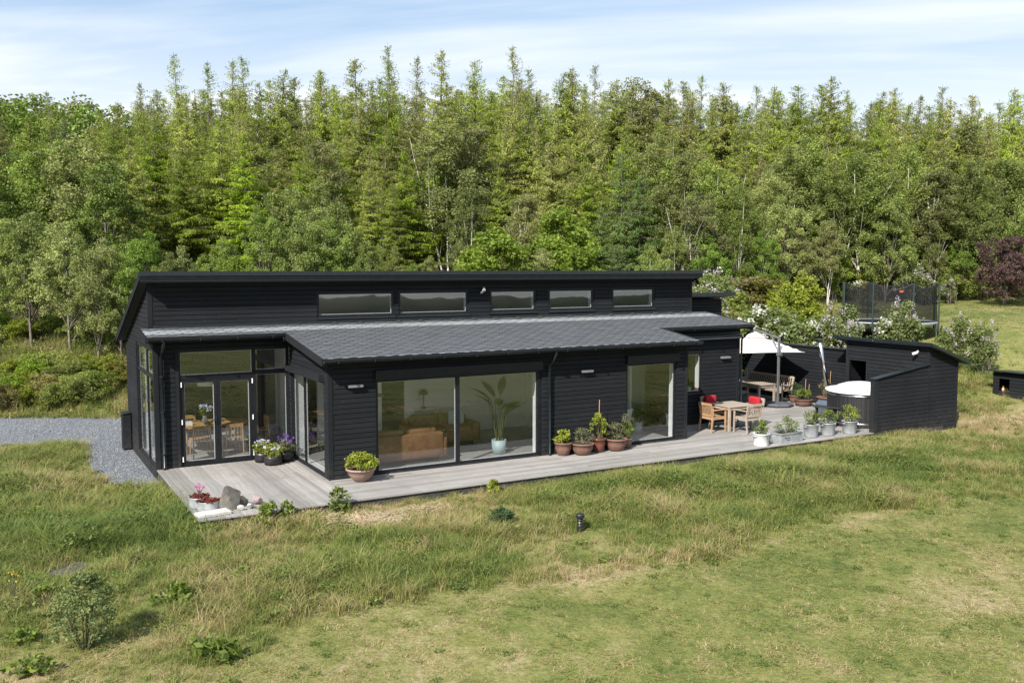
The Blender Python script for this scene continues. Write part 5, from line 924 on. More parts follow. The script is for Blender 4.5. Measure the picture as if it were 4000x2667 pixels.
rock('large grey boulder on the deck corner', .72, -4.45, .36, .2, .36, (.20, .185, .155), (.11, .10, .088), 1, R(30)); rock('beige rock behind the grey boulder', 1.0, -4.25, .13, .10, .18, (.33, .27, .21), (.25, .19, .15), 2); rock('pinkish rock behind the white stone', 1.28, -4.35, .15, .12, .14, (.27, .205, .195), (.20, .15, .145), 3); rock('white stone in front of the pinkish rock', 1.06, -4.62, .10, .09, .10, (.50, .48, .46), (.38, .36, .34), 4); rock('small pale stone at the foot of the grey boulder', .86, -4.66, .09, .06, .07, (.44, .41, .37), (.33, .31, .28), 5)
o = MB().cbox(-.31, .31, -.16, .16, 0, .055, .006).build('stone_slab', simple('whitewashed_slab', (.56, .54, .51), (.42, .40, .38), 7, .8), None, False, (.32, -4.72, .004), R(8)); tag(o, 'rectangular white slab lying in front of the sedum tub', 'slab')
# pots by the terrace edge
def bucket(label, x, y, r0, r1, h, mat, sd, pm, ph, pr, sz=.055, handles=True):
    o = pot('metal_bucket', label, 'plant pot', x, y, [(0, 0), (r0, 0), (r0 * 1.02, .015), (r1 * .98, h * .92), (r1 * 1.04, h * .94), (r1 * 1.05, h), (r1 * .97, h), (r1 * .93, h * .8), (0, h * .8)], mat, r1 * .93, h * .92, 28, 'metal planters along the terrace edge'); plant(o, sd, h * .9, ph, pr, pm, 28, 22, sz, .085)
    if handles:
        for s in (-1, 1): MB().tube([(s * r1 * 1.0, -.06, h * .80), (s * r1 * 1.22, -.05, h * .84), (s * r1 * 1.22, .05, h * .84), (s * r1 * 1.0, .06, h * .80)], .010, 6).build('handle', M[mat], o, True)
bucket('chipped white enamel pot with a short leafy plant, leftmost on the terrace edge', 14.62, -4.80, .20, .215, .33, 'enamel', 41, 'pl_green', .34, .15, .045)
o = thing('zinc_trough', 'rectangular galvanised trough with a rose bush', 'planter', (15.62, -4.72, .004), R(4)); MB().box(-.44, .44, -.22, -.20, 0, .27).box(-.44, .44, .20, .22, 0, .27).box(-.44, -.42, -.199, .199, 0, .27).box(.42, .44, -.199, .199, 0, .27).box(-.419, .419, -.199, .199, .0, .02).build('trough', M['zinc'], o); MB().box(-.46, .46, -.24, -.222, .245, .28).box(-.46, .46, .222, .24, .245, .28).box(-.46, -.442, -.221, .221, .245, .28).box(.442, .46, -.221, .221, .245, .28).build('rim', M['zinc'], o); MB().box(-.418, .418, -.198, .198, .18, .235).build('soil', M['soil'], o); MB().tube([(-.28, -.225, .17), (-.28, -.26, .15), (-.14, -.26, .15), (-.14, -.225, .17)], .008, 6).build('handle', M['dark'], o); plant(o, 42, .22, .46, .32, 'pl_green', 26, 20, .05, .10)
bucket('zinc bucket with an upright rose between the trough and the steps', 16.78, -4.55, .18, .215, .36, 'zinc', 43, 'pl_green', .46, .18, .045); bucket('zinc bucket with a bushy rose in front of the tub steps', 17.42, -4.58, .18, .215, .35, 'zinc', 44, 'pl_green', .36, .24, .045); bucket('zinc bucket with the widest bush near the sloped wall', 18.18, -4.70, .18, .22, .36, 'zinc', 45, 'pl_lime', .46, .30, .045)
for lab, x, y, r1, h, pm, ph, pr, sd in (('brown pot with dark bush at the end of the fence shadow', 21.42, .42, .22, .26, 'pl_dark', .42, .25, 51), ('low wide brown pot with lime green plant before the fence', 21.05, -.28, .30, .24, 'pl_green', .34, .26, 52), ('tall brown pot with thin shoots beside the chimney', 21.62, -.72, .26, .34, 'pl_grey', .6, .22, 53)):
    o = pot('plant_pot', lab, 'plant pot', x, y, urn(r1 * .75, r1, h), 'terra', r1 * .88, h * .93, group='pots by the fence'); plant(o, sd, h * .92, ph, pr, pm, 30, 28, .05, .09)
    for cx_, cy__, cz_ in {51: (), 52: ((.16, .05, .72), (.26, -.02, .55)), 53: ((-.06, .0, 1.15), (.14, -.1, .95))}[sd]: MB().tube([(cx_ * .8, cy__, h * .8), (cx_, cy__, h * .8 + cz_)], .008, 6).build('cane', M['cane'], o)
# -------- black vent pipe, flat lid
vz = gzs(6.31, -8.5); o = thing('vent_pipe', 'black capped ventilation pipe standing in the meadow grass', 'pipe', (6.31, -8.5, vz)); MB().lathe([(0, -.2), (.055, -.2), (.055, .27), (.048, .27), (0, .27)], 20).build('pipe', M['dark'], o, True)
for k in range(4): MB().lathe([(.056, .04 + k * .055), (.059, .04 + k * .055), (.059, .055 + k * .055), (.056, .055 + k * .055)], 20, close=True).build('ridge', M['dark'], o)
MB().lathe([(0, .271), (.080, .271), (.086, .285), (.086, .325), (.075, .34), (0, .342)], 20).build('cap', M['dark'], o)
vz = gzs(-2.3, -5.98); o = MB().lathe([(0, -.05), (.33, -.05), (.33, .02), (.31, .03), (0, .03)], 14).build('well_lid', simple('weathered_concrete', (.075, .07, .067), (.05, .047, .044), 7, .9), None, False, (-2.3, -5.98, vz - .005)); tag(o, 'flat round grey lid in the dry grass at the left', 'lid')
# -------- trampoline
tz = gzs(30.63, 3.87); tp = thing('trampoline', 'round trampoline with black safety net on the sloping lawn', 'trampoline', (30.63, 3.87, tz)); M['net'] = glass_mat('x'); 
def net_mat():
    m = bpy.data.materials.new('black_net'); m.use_nodes = True; t = m.node_tree; t.nodes.clear(); o_ = t.nodes.new('ShaderNodeOutputMaterial'); tr = t.nodes.new('ShaderNodeBsdfTransparent'); d = t.nodes.new('ShaderNodeBsdfDiffuse'); mm = t.nodes.new('ShaderNodeMixShader'); d.inputs[0].default_value = (.018, .019, .02, 1); mm.inputs[0].default_value = .6; t.links.new(tr.outputs[0], mm.inputs[1]); t.links.new(d.outputs[0], mm.inputs[2]); t.links.new(mm.outputs[0], o_.inputs[0]); return m
M['net'] = net_mat(); TR = 1.95; M['pad'] = simple('pale_grey_pad', (.36, .40, .43), (.28, .31, .34), 5, .5); M['polegreen'] = simple('dark_green_pole', (.018, .03, .032), (.025, .035, .036), 5, .5); M['redtag'] = simple('red_tag', (.55, .06, .05), (.5, .05, .04), 4, .7)
MB().lathe([(0, .66), (TR * .84, .68), (TR * .84, .685), (0, .665)], 40).build('jumping_mat', M['dark'], tp); MB().lathe([(TR * .84, .70), (TR, .715), (TR + .03, .70), (TR + .03, .655), (TR * .86, .67)], 40, close=True).build('edge_pad', M['pad'], tp, True); MB().lathe([(TR - .03, .62), (TR, .62), (TR, .65), (TR - .03, .65)], 40, close=True).build('frame_ring', M['steel'], tp)
tops = []; ph0 = R(20)
for k in range(8):
    a = ph0 + 2 * math.pi * k / 8; c, s = math.cos(a), math.sin(a); MB().tube([(c * (TR + .08), s * (TR + .08), .35), (c * (TR + .08), s * (TR + .08), 2.38)], .035, 8).build('net_pole', M['polegreen'], tp); tops.append(a)
    if k % 2 == 0: MB().tube([(c * (TR - .02), s * (TR - .02), .64), (c * TR, s * TR, -.25), (math.cos(a + .6) * TR, math.sin(a + .6) * TR, -.25), (math.cos(a + .6) * (TR - .02), math.sin(a + .6) * (TR - .02), .64)], .028, 8).build('leg', M['steel'], tp)
    a2 = a + 2 * math.pi / 8; mb = MB(); nu, nv = 8, 6; vs = []
    for j in range(nv + 1):
        for i in range(nu + 1):
            u = i / nu; v = j / nv; aa = a + (a2 - a) * u; bow = math.sin(math.pi * u); zt = 2.34 - (.16 + .14 * ((k * 37) % 10) / 10) * bow; rr_ = TR - .03 - .10 * bow * v; vs.append((math.cos(aa) * rr_, math.sin(aa) * rr_, .71 + (zt - .71) * v))
    mb.add(vs, [(j * (nu + 1) + i, j * (nu + 1) + i + 1, (j + 1) * (nu + 1) + i + 1, (j + 1) * (nu + 1) + i) for j in range(nv) for i in range(nu)]); mb.build('net_panel', M['net'], tp)
    MB().tube([vs[nv * (nu + 1) + i] for i in range(nu + 1)], .014, 5).build('net_rope', M['dark'], tp)
for a, z in ((R(232), 2.02), (R(75), 2.12)): MB().box(-.07, .07, -.012, .012, -.035, .035, Matrix.Translation((math.cos(a) * (TR - .10), math.sin(a) * (TR - .10), z)) @ Matrix.Rotation(a + math.pi / 2, 4, 'Z')).build('red_tag', M['redtag'], tp)
# -------- low shelter at the right edge
dz = .1; dh = thing('low_shelter', 'low black board shelter with a square hatch at the right edge', 'shelter', (0, 0, 0)); WD = Wall((27.85, -2.78, 0), (0, -1, 0), (-1, 0, 0))
clad(dh, WD, [[(0, -.1), (3.2, -.1), (3.2, 1.06), (0, 1.06)]], [(.22, .62, .38, .84)], .0, lining=False, thick=.06); MB().box(27.92, 29.1, -2.80, -2.74, -.1, 1.0).build('wall', M['black'], dh); MB().box(29.04, 29.1, -5.9, -2.81, -.1, .95).build('wall', M['black'], dh); MB().box(27.92, 29.03, -5.95, -5.91, -.1, 1.0).build('wall', M['black'], dh)
MB().prism([(27.68, -6.1, 1.09), (29.3, -6.1, .98), (29.3, -6.1, 1.02), (27.68, -6.1, 1.13)], [(27.68, -2.62, 1.09), (29.3, -2.62, .98), (29.3, -2.62, 1.02), (27.68, -2.62, 1.13)]).build('roof', M['metal_dark'], dh); MB().box(27.93, 28.3, -5.9, -2.82, .30, .36).build('shelf', M['black'], dh)
o = thing('bottle', 'small white bottle with yellow cap in the shelter hatch', 'bottle', (28.0, -3.08, .361)); o.scale = (.8, .8, .8); MB().lathe([(0, 0), (.045, 0), (.045, .13), (.03, .16), (0, .16)], 14).build('body', M['camwhite'], o, True); MB().lathe([(0, .161), (.04, .161), (.04, .24), (0, .24)], 14).build('cap', simple('yellow_cap', (.36, .17, .01), None, 5, .5), o); MB().lathe([(.0455, .03), (.047, .03), (.047, .09), (.0455, .09)], 14, close=True).build('printed_band', M['redtag'], o)

# ---------------------------------------------------------------- inside the rooms
M['cognac'] = simple('cognac_leather', (.25, .115, .052), (.175, .08, .035), 7, .55, bmp=.004); M['pillow'] = simple('grey_blue_pillow', (.50, .54, .55), (.42, .46, .47), 9, .9); M['oak'] = simple('oak', (.48, .29, .13), (.37, .21, .09), 4, .5, stretch=(1, 6, 1)); M['black_metal'] = simple('black_metal', (.02, .02, .02), (.03, .03, .03), 5, .4); M['paleblue_pot'] = simple('pale_blue_pot', (.42, .52, .53), (.36, .45, .46), 5, .5)
def sofa(label, x, y, rz, L_=2.0):
    o = thing('sofa', label, 'sofa', (x, y, .014), rz); l = L_ / 2
    MB().cbox(-l, l, -.42, .42, .12, .40, .04).build('base', M['cognac'], o, True); MB().cbox(-l, l, -.46, -.22, .14, .74, .05).build('backrest', M['cognac'], o, True)
    for s in (-1, 1): MB().cbox(s * l - .11, s * l + .11, -.44, .44, .12, .60, .05).build('armrest', M['cognac'], o, True)
    for s in (-.5, .5): MB().cbox(s * (l - .1) - (l - .14) / 2, s * (l - .1) + (l - .14) / 2, -.20, .40, .40, .52, .05).build('seat_cushion', M['cognac'], o, True); MB().cbox(s * (l - .1) - (l - .14) / 2, s * (l - .1) + (l - .14) / 2, -.30, -.08, .52, .84, .06).build('back_cushion', M['cognac'], o, True)
    for sx in (-l + .1, l - .1):
        for sy in (-.36, .36): MB().box(sx - .02, sx + .02, sy - .02, sy + .02, 0, .12).build('leg', M['black_metal'], o)
sofa('cognac leather sofa with its back to the big window', 5.35, -2.05, 0, 1.9); sofa('cognac leather sofa standing across the living room', 7.1, -.55, R(180), 1.8)
def cushion(label, x, y, z, rz): o = MB().cbox(-.22, .22, -.06, .06, 0, .40, .055).build('throw_pillow', M['pillow'], None, True, (x, y, z), rz); tag(o, label, 'pillow', 'grey throw pillows')
cushion('grey throw pillow at the left end of the window sofa', 4.72, -1.80, .55, R(15)); cushion('grey throw pillow on the sofa across the room', 7.55, -.62, .55, R(-10))
o = thing('pot_plant', 'tall leafy indoor plant in a pale blue pot by the big window', 'plant', (7.95, -2.30, .014)); MB().lathe([(0, 0), (.17, 0), (.19, .36), (.175, .36), (.165, .1), (0, .1)], 24).build('pot', M['paleblue_pot'], o, True); MB().lathe([(0, .25), (.165, .25), (.168, .32), (0, .325)], 20).build('soil', M['soil'], o)
def big_leaf(o, base, tip, wid, droop, mat='pl_dark', name='leaf'):
    b, t_ = Vector(base), Vector(tip); d = t_ - b; s_ = d.cross(Vector((0, 0, 1))).normalized(); vs = []; n = 7
    for i in range(n + 1):
        u = i / n; c = b + d * u + Vector((0, 0, -droop * u * u)); w_ = wid * math.sin(math.pi * min(1, .04 + u * .96)) ** .7 * (1 - .35 * u); nv_ = Vector((0, 0, .06 * w_)); vs += [tuple(c - s_ * w_ + nv_), tuple(c), tuple(c + s_ * w_ + nv_)]
    fs = []; 
    for i in range(n): fs += [(3 * i, 3 * i + 1, 3 * i + 4, 3 * i + 3), (3 * i + 1, 3 * i + 2, 3 * i + 5, 3 * i + 4)]
    q = MB().add(vs, fs).build(name, M[mat], o, True); a = q.data.attributes.new('tint', 'FLOAT', 'POINT'); a.data.foreach_set('value', [random.random()] * len(vs))
random.seed(4); 
for k in range(11):
    a = k * 2.4; h = .85 + .75 * ((k * 7) % 11) / 11; rr_ = .20 + .3 * random.random(); p = (math.cos(a) * rr_ * .6, math.sin(a) * rr_ * .6, .35 + h * .75); MB().tube([(math.cos(a) * .05, math.sin(a) * .05, .3), p], [.016, .008], 6).build('stalk', M['stemg'], o); big_leaf(o, p, (math.cos(a) * (rr_ + .42), math.sin(a) * (rr_ + .42), .5 + h * 1.02), .13, .18)
o = thing('disc_pendant', 'flat dark pendant lamp hanging in the living room', 'lamp', (5.02, -1.2, 1.55)); MB().lathe([(0, 0), (.20, 0), (.22, .02), (.20, .05), (.05, .065), (0, .07)], 28).build('shade', M['lampgrey'], o, True); MB().tube([(0, 0, .06), (0, 0, 1.22)], .004, 6).build('cord', M['black_metal'], o)
o = thing('shelf_unit', 'low white shelf unit along the living room wall', 'shelf', (7.55, .67, .014)); 
for (a, b, c, d) in ((-.75, .75, .80, .83), (-.75, .75, .40, .43), (-.75, .75, .03, .06), (-.75, -.72, .061, .799), (-.01, .02, .061, .399), (-.01, .02, .431, .799), (.72, .75, .061, .799)): MB().box(a, b, -.16, .17, c, d).build('shelf_board', M['whiteframe'], o)
for k, (x, z, h) in enumerate(((-.55, .431, .2), (-.3, .431, .12), (.3, .431, .22), (.5, .431, .15), (-.4, .061, .2), (.25, .061, .24))): q = MB().lathe([(0, 0), (.05, 0), (.07, h * .4), (.03, h * .8), (.04, h), (0, h)], 12).build('vase', M['lampgrey'], None, True, (7.55 + x, .65, .014 + z)); tag(q, ('left', 'second', 'third', 'right', 'lower left', 'lower right')[k] + ' small dark vase in the white shelf unit', 'vase', 'vases in the shelf unit')
o = thing('table_lamp', 'mushroom shaped dark table lamp on the white shelf unit', 'lamp', (7.15, .62, .845)); MB().lathe([(0, 0), (.08, 0), (.06, .05), (.012, .06), (.012, .40), (0, .40)], 16).build('stem', M['black_metal'], o, True); MB().lathe([(.0, .54), (.08, .52), (.125, .44), (.13, .40), (.12, .40), (.0, .50)], 20).build('shade', M['black_metal'], o, True)
for k, (x, z0, z1, w_, lab) in enumerate(((7.25, 1.75, 2.45, .5, 'framed dark line drawing above the table lamp'), (8.3, 1.85, 2.5, .62, 'wide framed olive picture behind the tall plant'))):
    o = thing('wall_picture', lab, 'picture', (x, .83 if k == 0 else .83, z0)); MB().box(-w_ / 2, w_ / 2, -.02, .012, 0, z1 - z0).build('frame', M['oak'], o); MB().box(-w_ / 2 + .03, w_ / 2 - .03, -.028, -.021, .03, z1 - z0 - .03).build('print', simple('olive_print', (.22, .20, .12), (.12, .11, .07), 4, .8), o)
def simple_chair(label, x, y, rz, mat, grp):
    o = thing('dining_chair', label, 'chair', (x, y, .014), rz, grp)
    for sx, sy in ((-.2, -.2), (-.2, .2), (.2, -.2), (.2, .2)): MB().tube([(sx * 1.1, sy * 1.1, 0), (sx, sy, .44 if sx > 0 else .80)], .017, 8).build('leg', mat, o)
    MB().cbox(-.22, .24, -.23, .23, .441, .47, .01).build('seat', mat, o); MB().bar((-.205, -.22, .76), (-.205, .22, .76), .022, .10).build('backrest', mat, o)
    for k in range(5): MB().tube([(-.2, -.16 + .08 * k, .47), (-.205, -.16 + .08 * k, .71)], .008, 6).build('spindle', mat, o)
o = thing('dining_table', 'round ended oak dining table behind the terrace doors', 'table', (1.55, 1.75, .014)); mb = MB(); ring = [(math.cos(a) * .55 + (.45 if math.cos(a) > 0 else -.45), math.sin(a) * .55) for a in np.linspace(0, 2 * math.pi, 33)[:-1]]; mb.prism([(x, y, .70) for x, y in ring], [(x, y, .735) for x, y in ring]); mb.build('table_top', M['oak'], o)
for sx in (-.6, .6):
    for sy in (-.33, .33): MB().tube([(sx * 1.05, sy, 0), (sx, sy, .70)], .03, 10).build('leg', M['oak'], o)
simple_chair('oak dining chair at the front left of the dining table', 1.2, 1.0, R(90), M['oak'], 'dining chairs'); simple_chair('oak dining chair at the front right of the dining table', 2.0, 1.0, R(90), M['oak'], 'dining chairs'); simple_chair('oak dining chair behind the left half of the dining table', 1.2, 2.55, R(-90), M['oak'], 'dining chairs'); simple_chair('oak dining chair at the right end of the dining table', 2.85, 1.75, R(180), M['oak'], 'dining chairs')
o = thing('dining_bench', 'oak bench at the left end of the dining table', 'bench', (.55, 1.75, .014)); MB().cbox(-.2, .2, -.55, .55, .42, .46, .008).build('seat', M['oak'], o)
for sy in (-.45, .45): MB().box(-.16, .16, sy - .025, sy + .025, 0, .419).build('leg', M['oak'], o)
o = thing('flower_vase', 'vase of pale blue flowers on the dining table', 'vase', (1.45, 1.7, .75)); MB().lathe([(0, 0), (.06, 0), (.08, .08), (.04, .17), (.05, .2), (0, .2)], 14).build('vase', M['whiteframe'], o, True); plant(o, 61, .2, .2, .18, 'pl_green', 14, 18, .05, .07, 4); plant(o, 62, .30, .18, .18, 'paleblue', 16, 18, .045, .06, 0, name='flowers')
o = thing('napkin_box', 'small white box on the dining table', 'box', (1.0, 1.5, .75)); MB().cbox(-.10, .10, -.06, .06, 0, .09, .006).build('box', M['whiteframe'], o); MB().box(-.08, .08, -.015, .015, .091, .11).build('paper', M['pillow'], o)
o = thing('dome_pendant', 'white dome pendant lamp over the dining table', 'lamp', (1.55, 1.75, 1.72)); MB().lathe([(0, .30), (.06, .29), (.17, .22), (.24, .10), (.26, 0), (.25, 0), (.22, .1), (.1, .22), (0, .25)], 28).build('shade', M['camwhite'], o, True); MB().tube([(0, 0, .29), (0, 0, 2.1)], .005, 6).build('cord', M['black_metal'], o)
o = thing('house_plant', 'broad leaved indoor plant behind the side window', 'plant', (3.75, -1.95, .014)); MB().lathe([(0, 0), (.14, 0), (.17, .3), (.155, .3), (.14, .1), (0, .1)], 20).build('pot', M['terra_pale'], o, True); MB().lathe([(0, .2), (.14, .2), (.15, .26), (0, .265)], 18).build('soil', M['soil'], o)
for k in range(12):
    a = k * 2.4; p = (math.cos(a) * .12, math.sin(a) * .12, .45 + .04 * k); MB().tube([(0, 0, .25), p], .007, 5).build('stalk', M['stemg'], o); big_leaf(o, p, (math.cos(a) * .42, math.sin(a) * .42, .5 + .05 * k), .10, .12)
o = thing('lounge_chair', 'white shell chair behind the right hand window', 'chair', (12.25, -1.55, .014), R(200)); MB().prism([(-.25, -.25, .40), (.25, -.25, .40), (.25, .22, .36), (-.25, .22, .36)], [(-.25, -.25, .43), (.25, -.25, .43), (.25, .22, .39), (-.25, .22, .39)]).build('seat', M['camwhite'], o); MB().prism([(-.25, .22, .37), (.25, .22, .37), (.22, .34, .74), (-.22, .34, .74)], [(-.25, .25, .37), (.25, .25, .37), (.22, .37, .74), (-.22, .37, .74)]).build('backrest', M['camwhite'], o)
for sx in (-.2, .2): MB().tube([(sx, -.22, .41), (sx, -.26, 0), (sx, .26, 0), (sx, .20, .37)], .011, 6).build('leg', M['steel'], o)
o = thing('floor_lamp', 'thin black floor lamp behind the right hand window', 'lamp', (11.75, -2.0, .014)); MB().lathe([(0, 0), (.13, 0), (.13, .02), (0, .025)], 18).build('base', M['black_metal'], o); MB().tube([(0, 0, .02), (0, 0, 1.2), (.04, 0, 1.26), (.12, 0, 1.26)], .010, 8).build('stem', M['black_metal'], o); MB().lathe([(.0, .02), (.05, .0), (.09, -.09), (.08, -.09), (0, .0)], 14, (.14, 0, 1.26)).build('shade', M['black_metal'], o)
o = pot('kitchen_plant_pot', 'white pot with a small plant behind the right hand window', 'plant pot', 13.0, -1.5, [(0, 0), (.13, 0), (.15, .30), (.14, .30), (.12, .1), (0, .1)], 'camwhite', .13, .27); plant(o, 71, .27, .4, .2, 'pl_dark', 20, 26, .07, .09)
o = thing('window_dish', 'stack of pale dishes on the sill of the small window', 'dishes', (15.15, yR + .24, .966)); MB().lathe([(0, 0), (.09, 0), (.11, .03), (.10, .03), (0, .012)], 18, (-.1, 0, 0)).lathe([(0, .031), (.09, .031), (.11, .06), (.10, .06), (0, .043)], 18, (-.1, 0, 0)).build('dish', M['camwhite'], o); MB().lathe([(0, 0), (.06, 0), (.075, .14), (.07, .14), (.055, .02), (0, .02)], 18, (.15, 0, 0)).build('cup', M['paleblue_pot'], o)

# ---------------------------------------------------------------- grass
def blades(seed, n, h, spread, lean, wdt, seg=2, heads=0):
    r = np.random.default_rng(seed); V = []; F = []; T_ = []
    a = r.random(n) * 6.28; rad = spread * np.sqrt(r.random(n))
    for i in range(n):
        b = np.array([math.cos(a[i]) * rad[i], math.sin(a[i]) * rad[i], -.03]); hh = h * (.45 + .75 * r.random()); d = r.random() * 6.28; ln = lean * (.3 + r.random()); s = np.array([-math.sin(d), math.cos(d), 0]) * wdt * (.6 + .8 * r.random()); o_ = np.array([math.cos(d), math.sin(d), 0]) * ln * hh + np.array([.10, .02, 0]) * hh
        base = len(V); t = r.random()
        for k in range(seg):
            u = k / seg; c = b + o_ * u * u + np.array([0, 0, hh * (u - .18 * u * u * lean * 2)]); V += [c - s * (1 - u * .7), c + s * (1 - u * .7)]; T_ += [t * .8 + .2 * u] * 2
        V.append(b + o_ + np.array([0, 0, hh * (1 - .36 * lean)])); T_.append(t * .8 + .2)
        for k in range(seg - 1): F.append((base + 2 * k, base + 2 * k + 1, base + 2 * k + 3, base + 2 * k + 2))
        e = base + 2 * (seg - 1); F.append((e, e + 1, base + 2 * seg))
    for i in range(heads):
        b = np.array([r.normal(0, spread * .5), r.normal(0, spread * .5), 0]); hh = h * (1.2 + .5 * r.random()); o_ = np.array([.12 + r.normal(0, .1), r.normal(0, .1), 1]) * hh; s = np.array([.004, .002, 0]); base = len(V); V += [b - s, b + s, b + o_ * .86 + s, b + o_ * .86 - s, b + o_ * .80 - s * 3, b + o_ * .80 + s * 3, b + o_ + s * 1.5, b + o_ - s * 1.5]; T_ += [1.0] * 8; F += [(base, base + 1, base + 2, base + 3), (base + 4, base + 5, base + 6, base + 7)]
    me = bpy.data.meshes.new('grass_tuft'); me.from_pydata([tuple(v) for v in V], [], F); me.update(); at_ = me.attributes.new('tint', 'FLOAT', 'POINT'); at_.data.foreach_set('value', np.array(T_, np.float32)); return me
def herb(seed, n=34, h=.16, rr=.13, size=.055):
    r = np.random.default_rng(seed); c = np.stack([r.normal(0, rr * .6, n), r.normal(0, rr * .6, n), h * (.15 + .85 * r.random(n))], -1); V, F, Tn = clumps(r, c, .03, 3, size, np.clip(r.random(n) * .8, 0, 1)); return np_mesh('herb', V, F, None, Tn)
def grass_mat():
    m = bpy.data.materials.new('meadow_grass'); m.use_nodes = True; t = m.node_tree; t.nodes.clear(); o_ = t.nodes.new('ShaderNodeOutputMaterial'); d = t.nodes.new('ShaderNodeBsdfPrincipled'); tr = t.nodes.new('ShaderNodeBsdfTranslucent'); mm = t.nodes.new('ShaderNodeMixShader'); d.inputs['Roughness'].default_value = .6; d.inputs['Specular IOR Level'].default_value = .2
    a = t.nodes.new('ShaderNodeAttribute'); a.attribute_name = 'tint'; dr = t.nodes.new('ShaderNodeAttribute'); dr.attribute_name = 'dry'; dr.attribute_type = 'INSTANCER'
    f = mathn(t, 'ADD', dr.outputs['Fac'], mathn(t, 'MULTIPLY', mathn(t, 'SUBTRACT', a.outputs['Fac'], .5), .55))
    cr_ = t.nodes.new('ShaderNodeValToRGB'); e = cr_.color_ramp.elements; e[0].position = .0; e[0].color = rgba((.095, .140, .036)); e[1].position = 1.0; e[1].color = rgba((.46, .35, .20))
    for p_, c_ in ((.25, (.145, .185, .040)), (.48, (.205, .230, .056)), (.66, (.275, .250, .088)), (.82, (.36, .285, .14))): k = e.new(p_); k.color = rgba(c_)
    t.links.new(f, cr_.inputs[0]); t.links.new(cr_.outputs[0], d.inputs['Base Color']); t.links.new(cr_.outputs[0], tr.inputs[0]); mm.inputs[0].default_value = .3; t.links.new(d.outputs[0], mm.inputs[1]); t.links.new(tr.outputs[0], mm.inputs[2]); t.links.new(mm.outputs[0], o_.inputs[0]); return m
M['grass'] = grass_mat()
def scatter(name, label, pts, meshes, scale, dry, idx=None, mat=None, tilt=0, cat='grass'):
    col = bpy.data.collections.new(name + '_pieces')
    for i, me in enumerate(meshes):
        if mat: me.materials.clear(); me.materials.append(mat)
        o = bpy.data.objects.new('piece_%02d' % i, me); col.objects.link(o)
    r = np.random.default_rng(len(pts)); me = bpy.data.meshes.new(name); me.vertices.add(len(pts)); me.vertices.foreach_set('co', np.asarray(pts, np.float32).ravel()); me.update()
    def attr(n, ty, v): a = me.attributes.new(n, ty, 'POINT'); a.data.foreach_set('value', v)
    attr('scl', 'FLOAT', np.asarray(scale, np.float32)); attr('dry', 'FLOAT', np.asarray(dry, np.float32)); attr('pick', 'INT', (r.integers(len(meshes), size=len(pts)) if idx is None else idx).astype(np.int32)); attr('spin', 'FLOAT', (r.random(len(pts)) * 6.283).astype(np.float32) if tilt >= 0 else np.zeros(len(pts), np.float32))
    o = link(bpy.data.objects.new(name, me)); o['kind'] = 'stuff'; o['label'] = label; o['category'] = cat
    g = bpy.data.node_groups.new(name, 'GeometryNodeTree'); g.interface.new_socket('Geometry', in_out='INPUT', socket_type='NodeSocketGeometry'); g.interface.new_socket('Geometry', in_out='OUTPUT', socket_type='NodeSocketGeometry'); n = g.nodes.new; l = g.links.new
    gi, gout, ip, ci = n('NodeGroupInput'), n('NodeGroupOutput'), n('GeometryNodeInstanceOnPoints'), n('GeometryNodeCollectionInfo'); ci.inputs['Collection'].default_value = col; ci.inputs['Separate Children'].default_value = True; ci.inputs['Reset Children'].default_value = True
    def na(nm, ty): q = n('GeometryNodeInputNamedAttribute'); q.data_type = ty; q.inputs[0].default_value = nm; return q.outputs['Attribute']
    cx = n('ShaderNodeCombineXYZ'); l(na('spin', 'FLOAT'), cx.inputs[2]); er = n('FunctionNodeEulerToRotation'); l(cx.outputs[0], er.inputs[0])
    l(gi.outputs[0], ip.inputs['Points']); l(ci.outputs[0], ip.inputs['Instance']); ip.inputs['Pick Instance'].default_value = True; l(na('pick', 'INT'), ip.inputs['Instance Index']); l(er.outputs[0], ip.inputs['Rotation']); l(na('scl', 'FLOAT'), ip.inputs['Scale']); l(ip.outputs[0], gout.inputs[0])
    md = o.modifiers.new('scatter', 'NODES'); md.node_group = g; return o
rg = np.random.default_rng(123)
def sample(x0, x1, y0, y1, dens): n = int((x1 - x0) * (y1 - y0) * dens); return rg.uniform(x0, x1, n), rg.uniform(y0, y1, n)
def surf(x, y):
    f_ = np.clip(1 - np.maximum(np.abs(x - 12) - 40, np.abs(y) - 40) / 20, 0, 1); return gz(x, y) + f_ * (.10 * (fbm(x * .9, y * .9, 21, 3) - .5) + .03 * (fbm(x * 3, y * 3, 5, 2) - .5))
def visible(x, y, margin=200):
    d = np.stack([x, y, np.zeros_like(x)], -1) - CAM; zc = d @ fwv; u = 2000 + FPX * (d @ rtv) / np.maximum(zc, .1); v = 1333.5 - FPX * (d @ upv) / np.maximum(zc, .1); return (zc > 1) & (u > -margin - 250) & (u < 4000 + margin + 250) & (v < 2667 + margin + 350)
def outside(x, y): return ~inpoly(x, y, BUILT) & (~inpoly(x, y, GRAVEL) | ((rg.random(len(x)) < .0) & (x < -.1)))
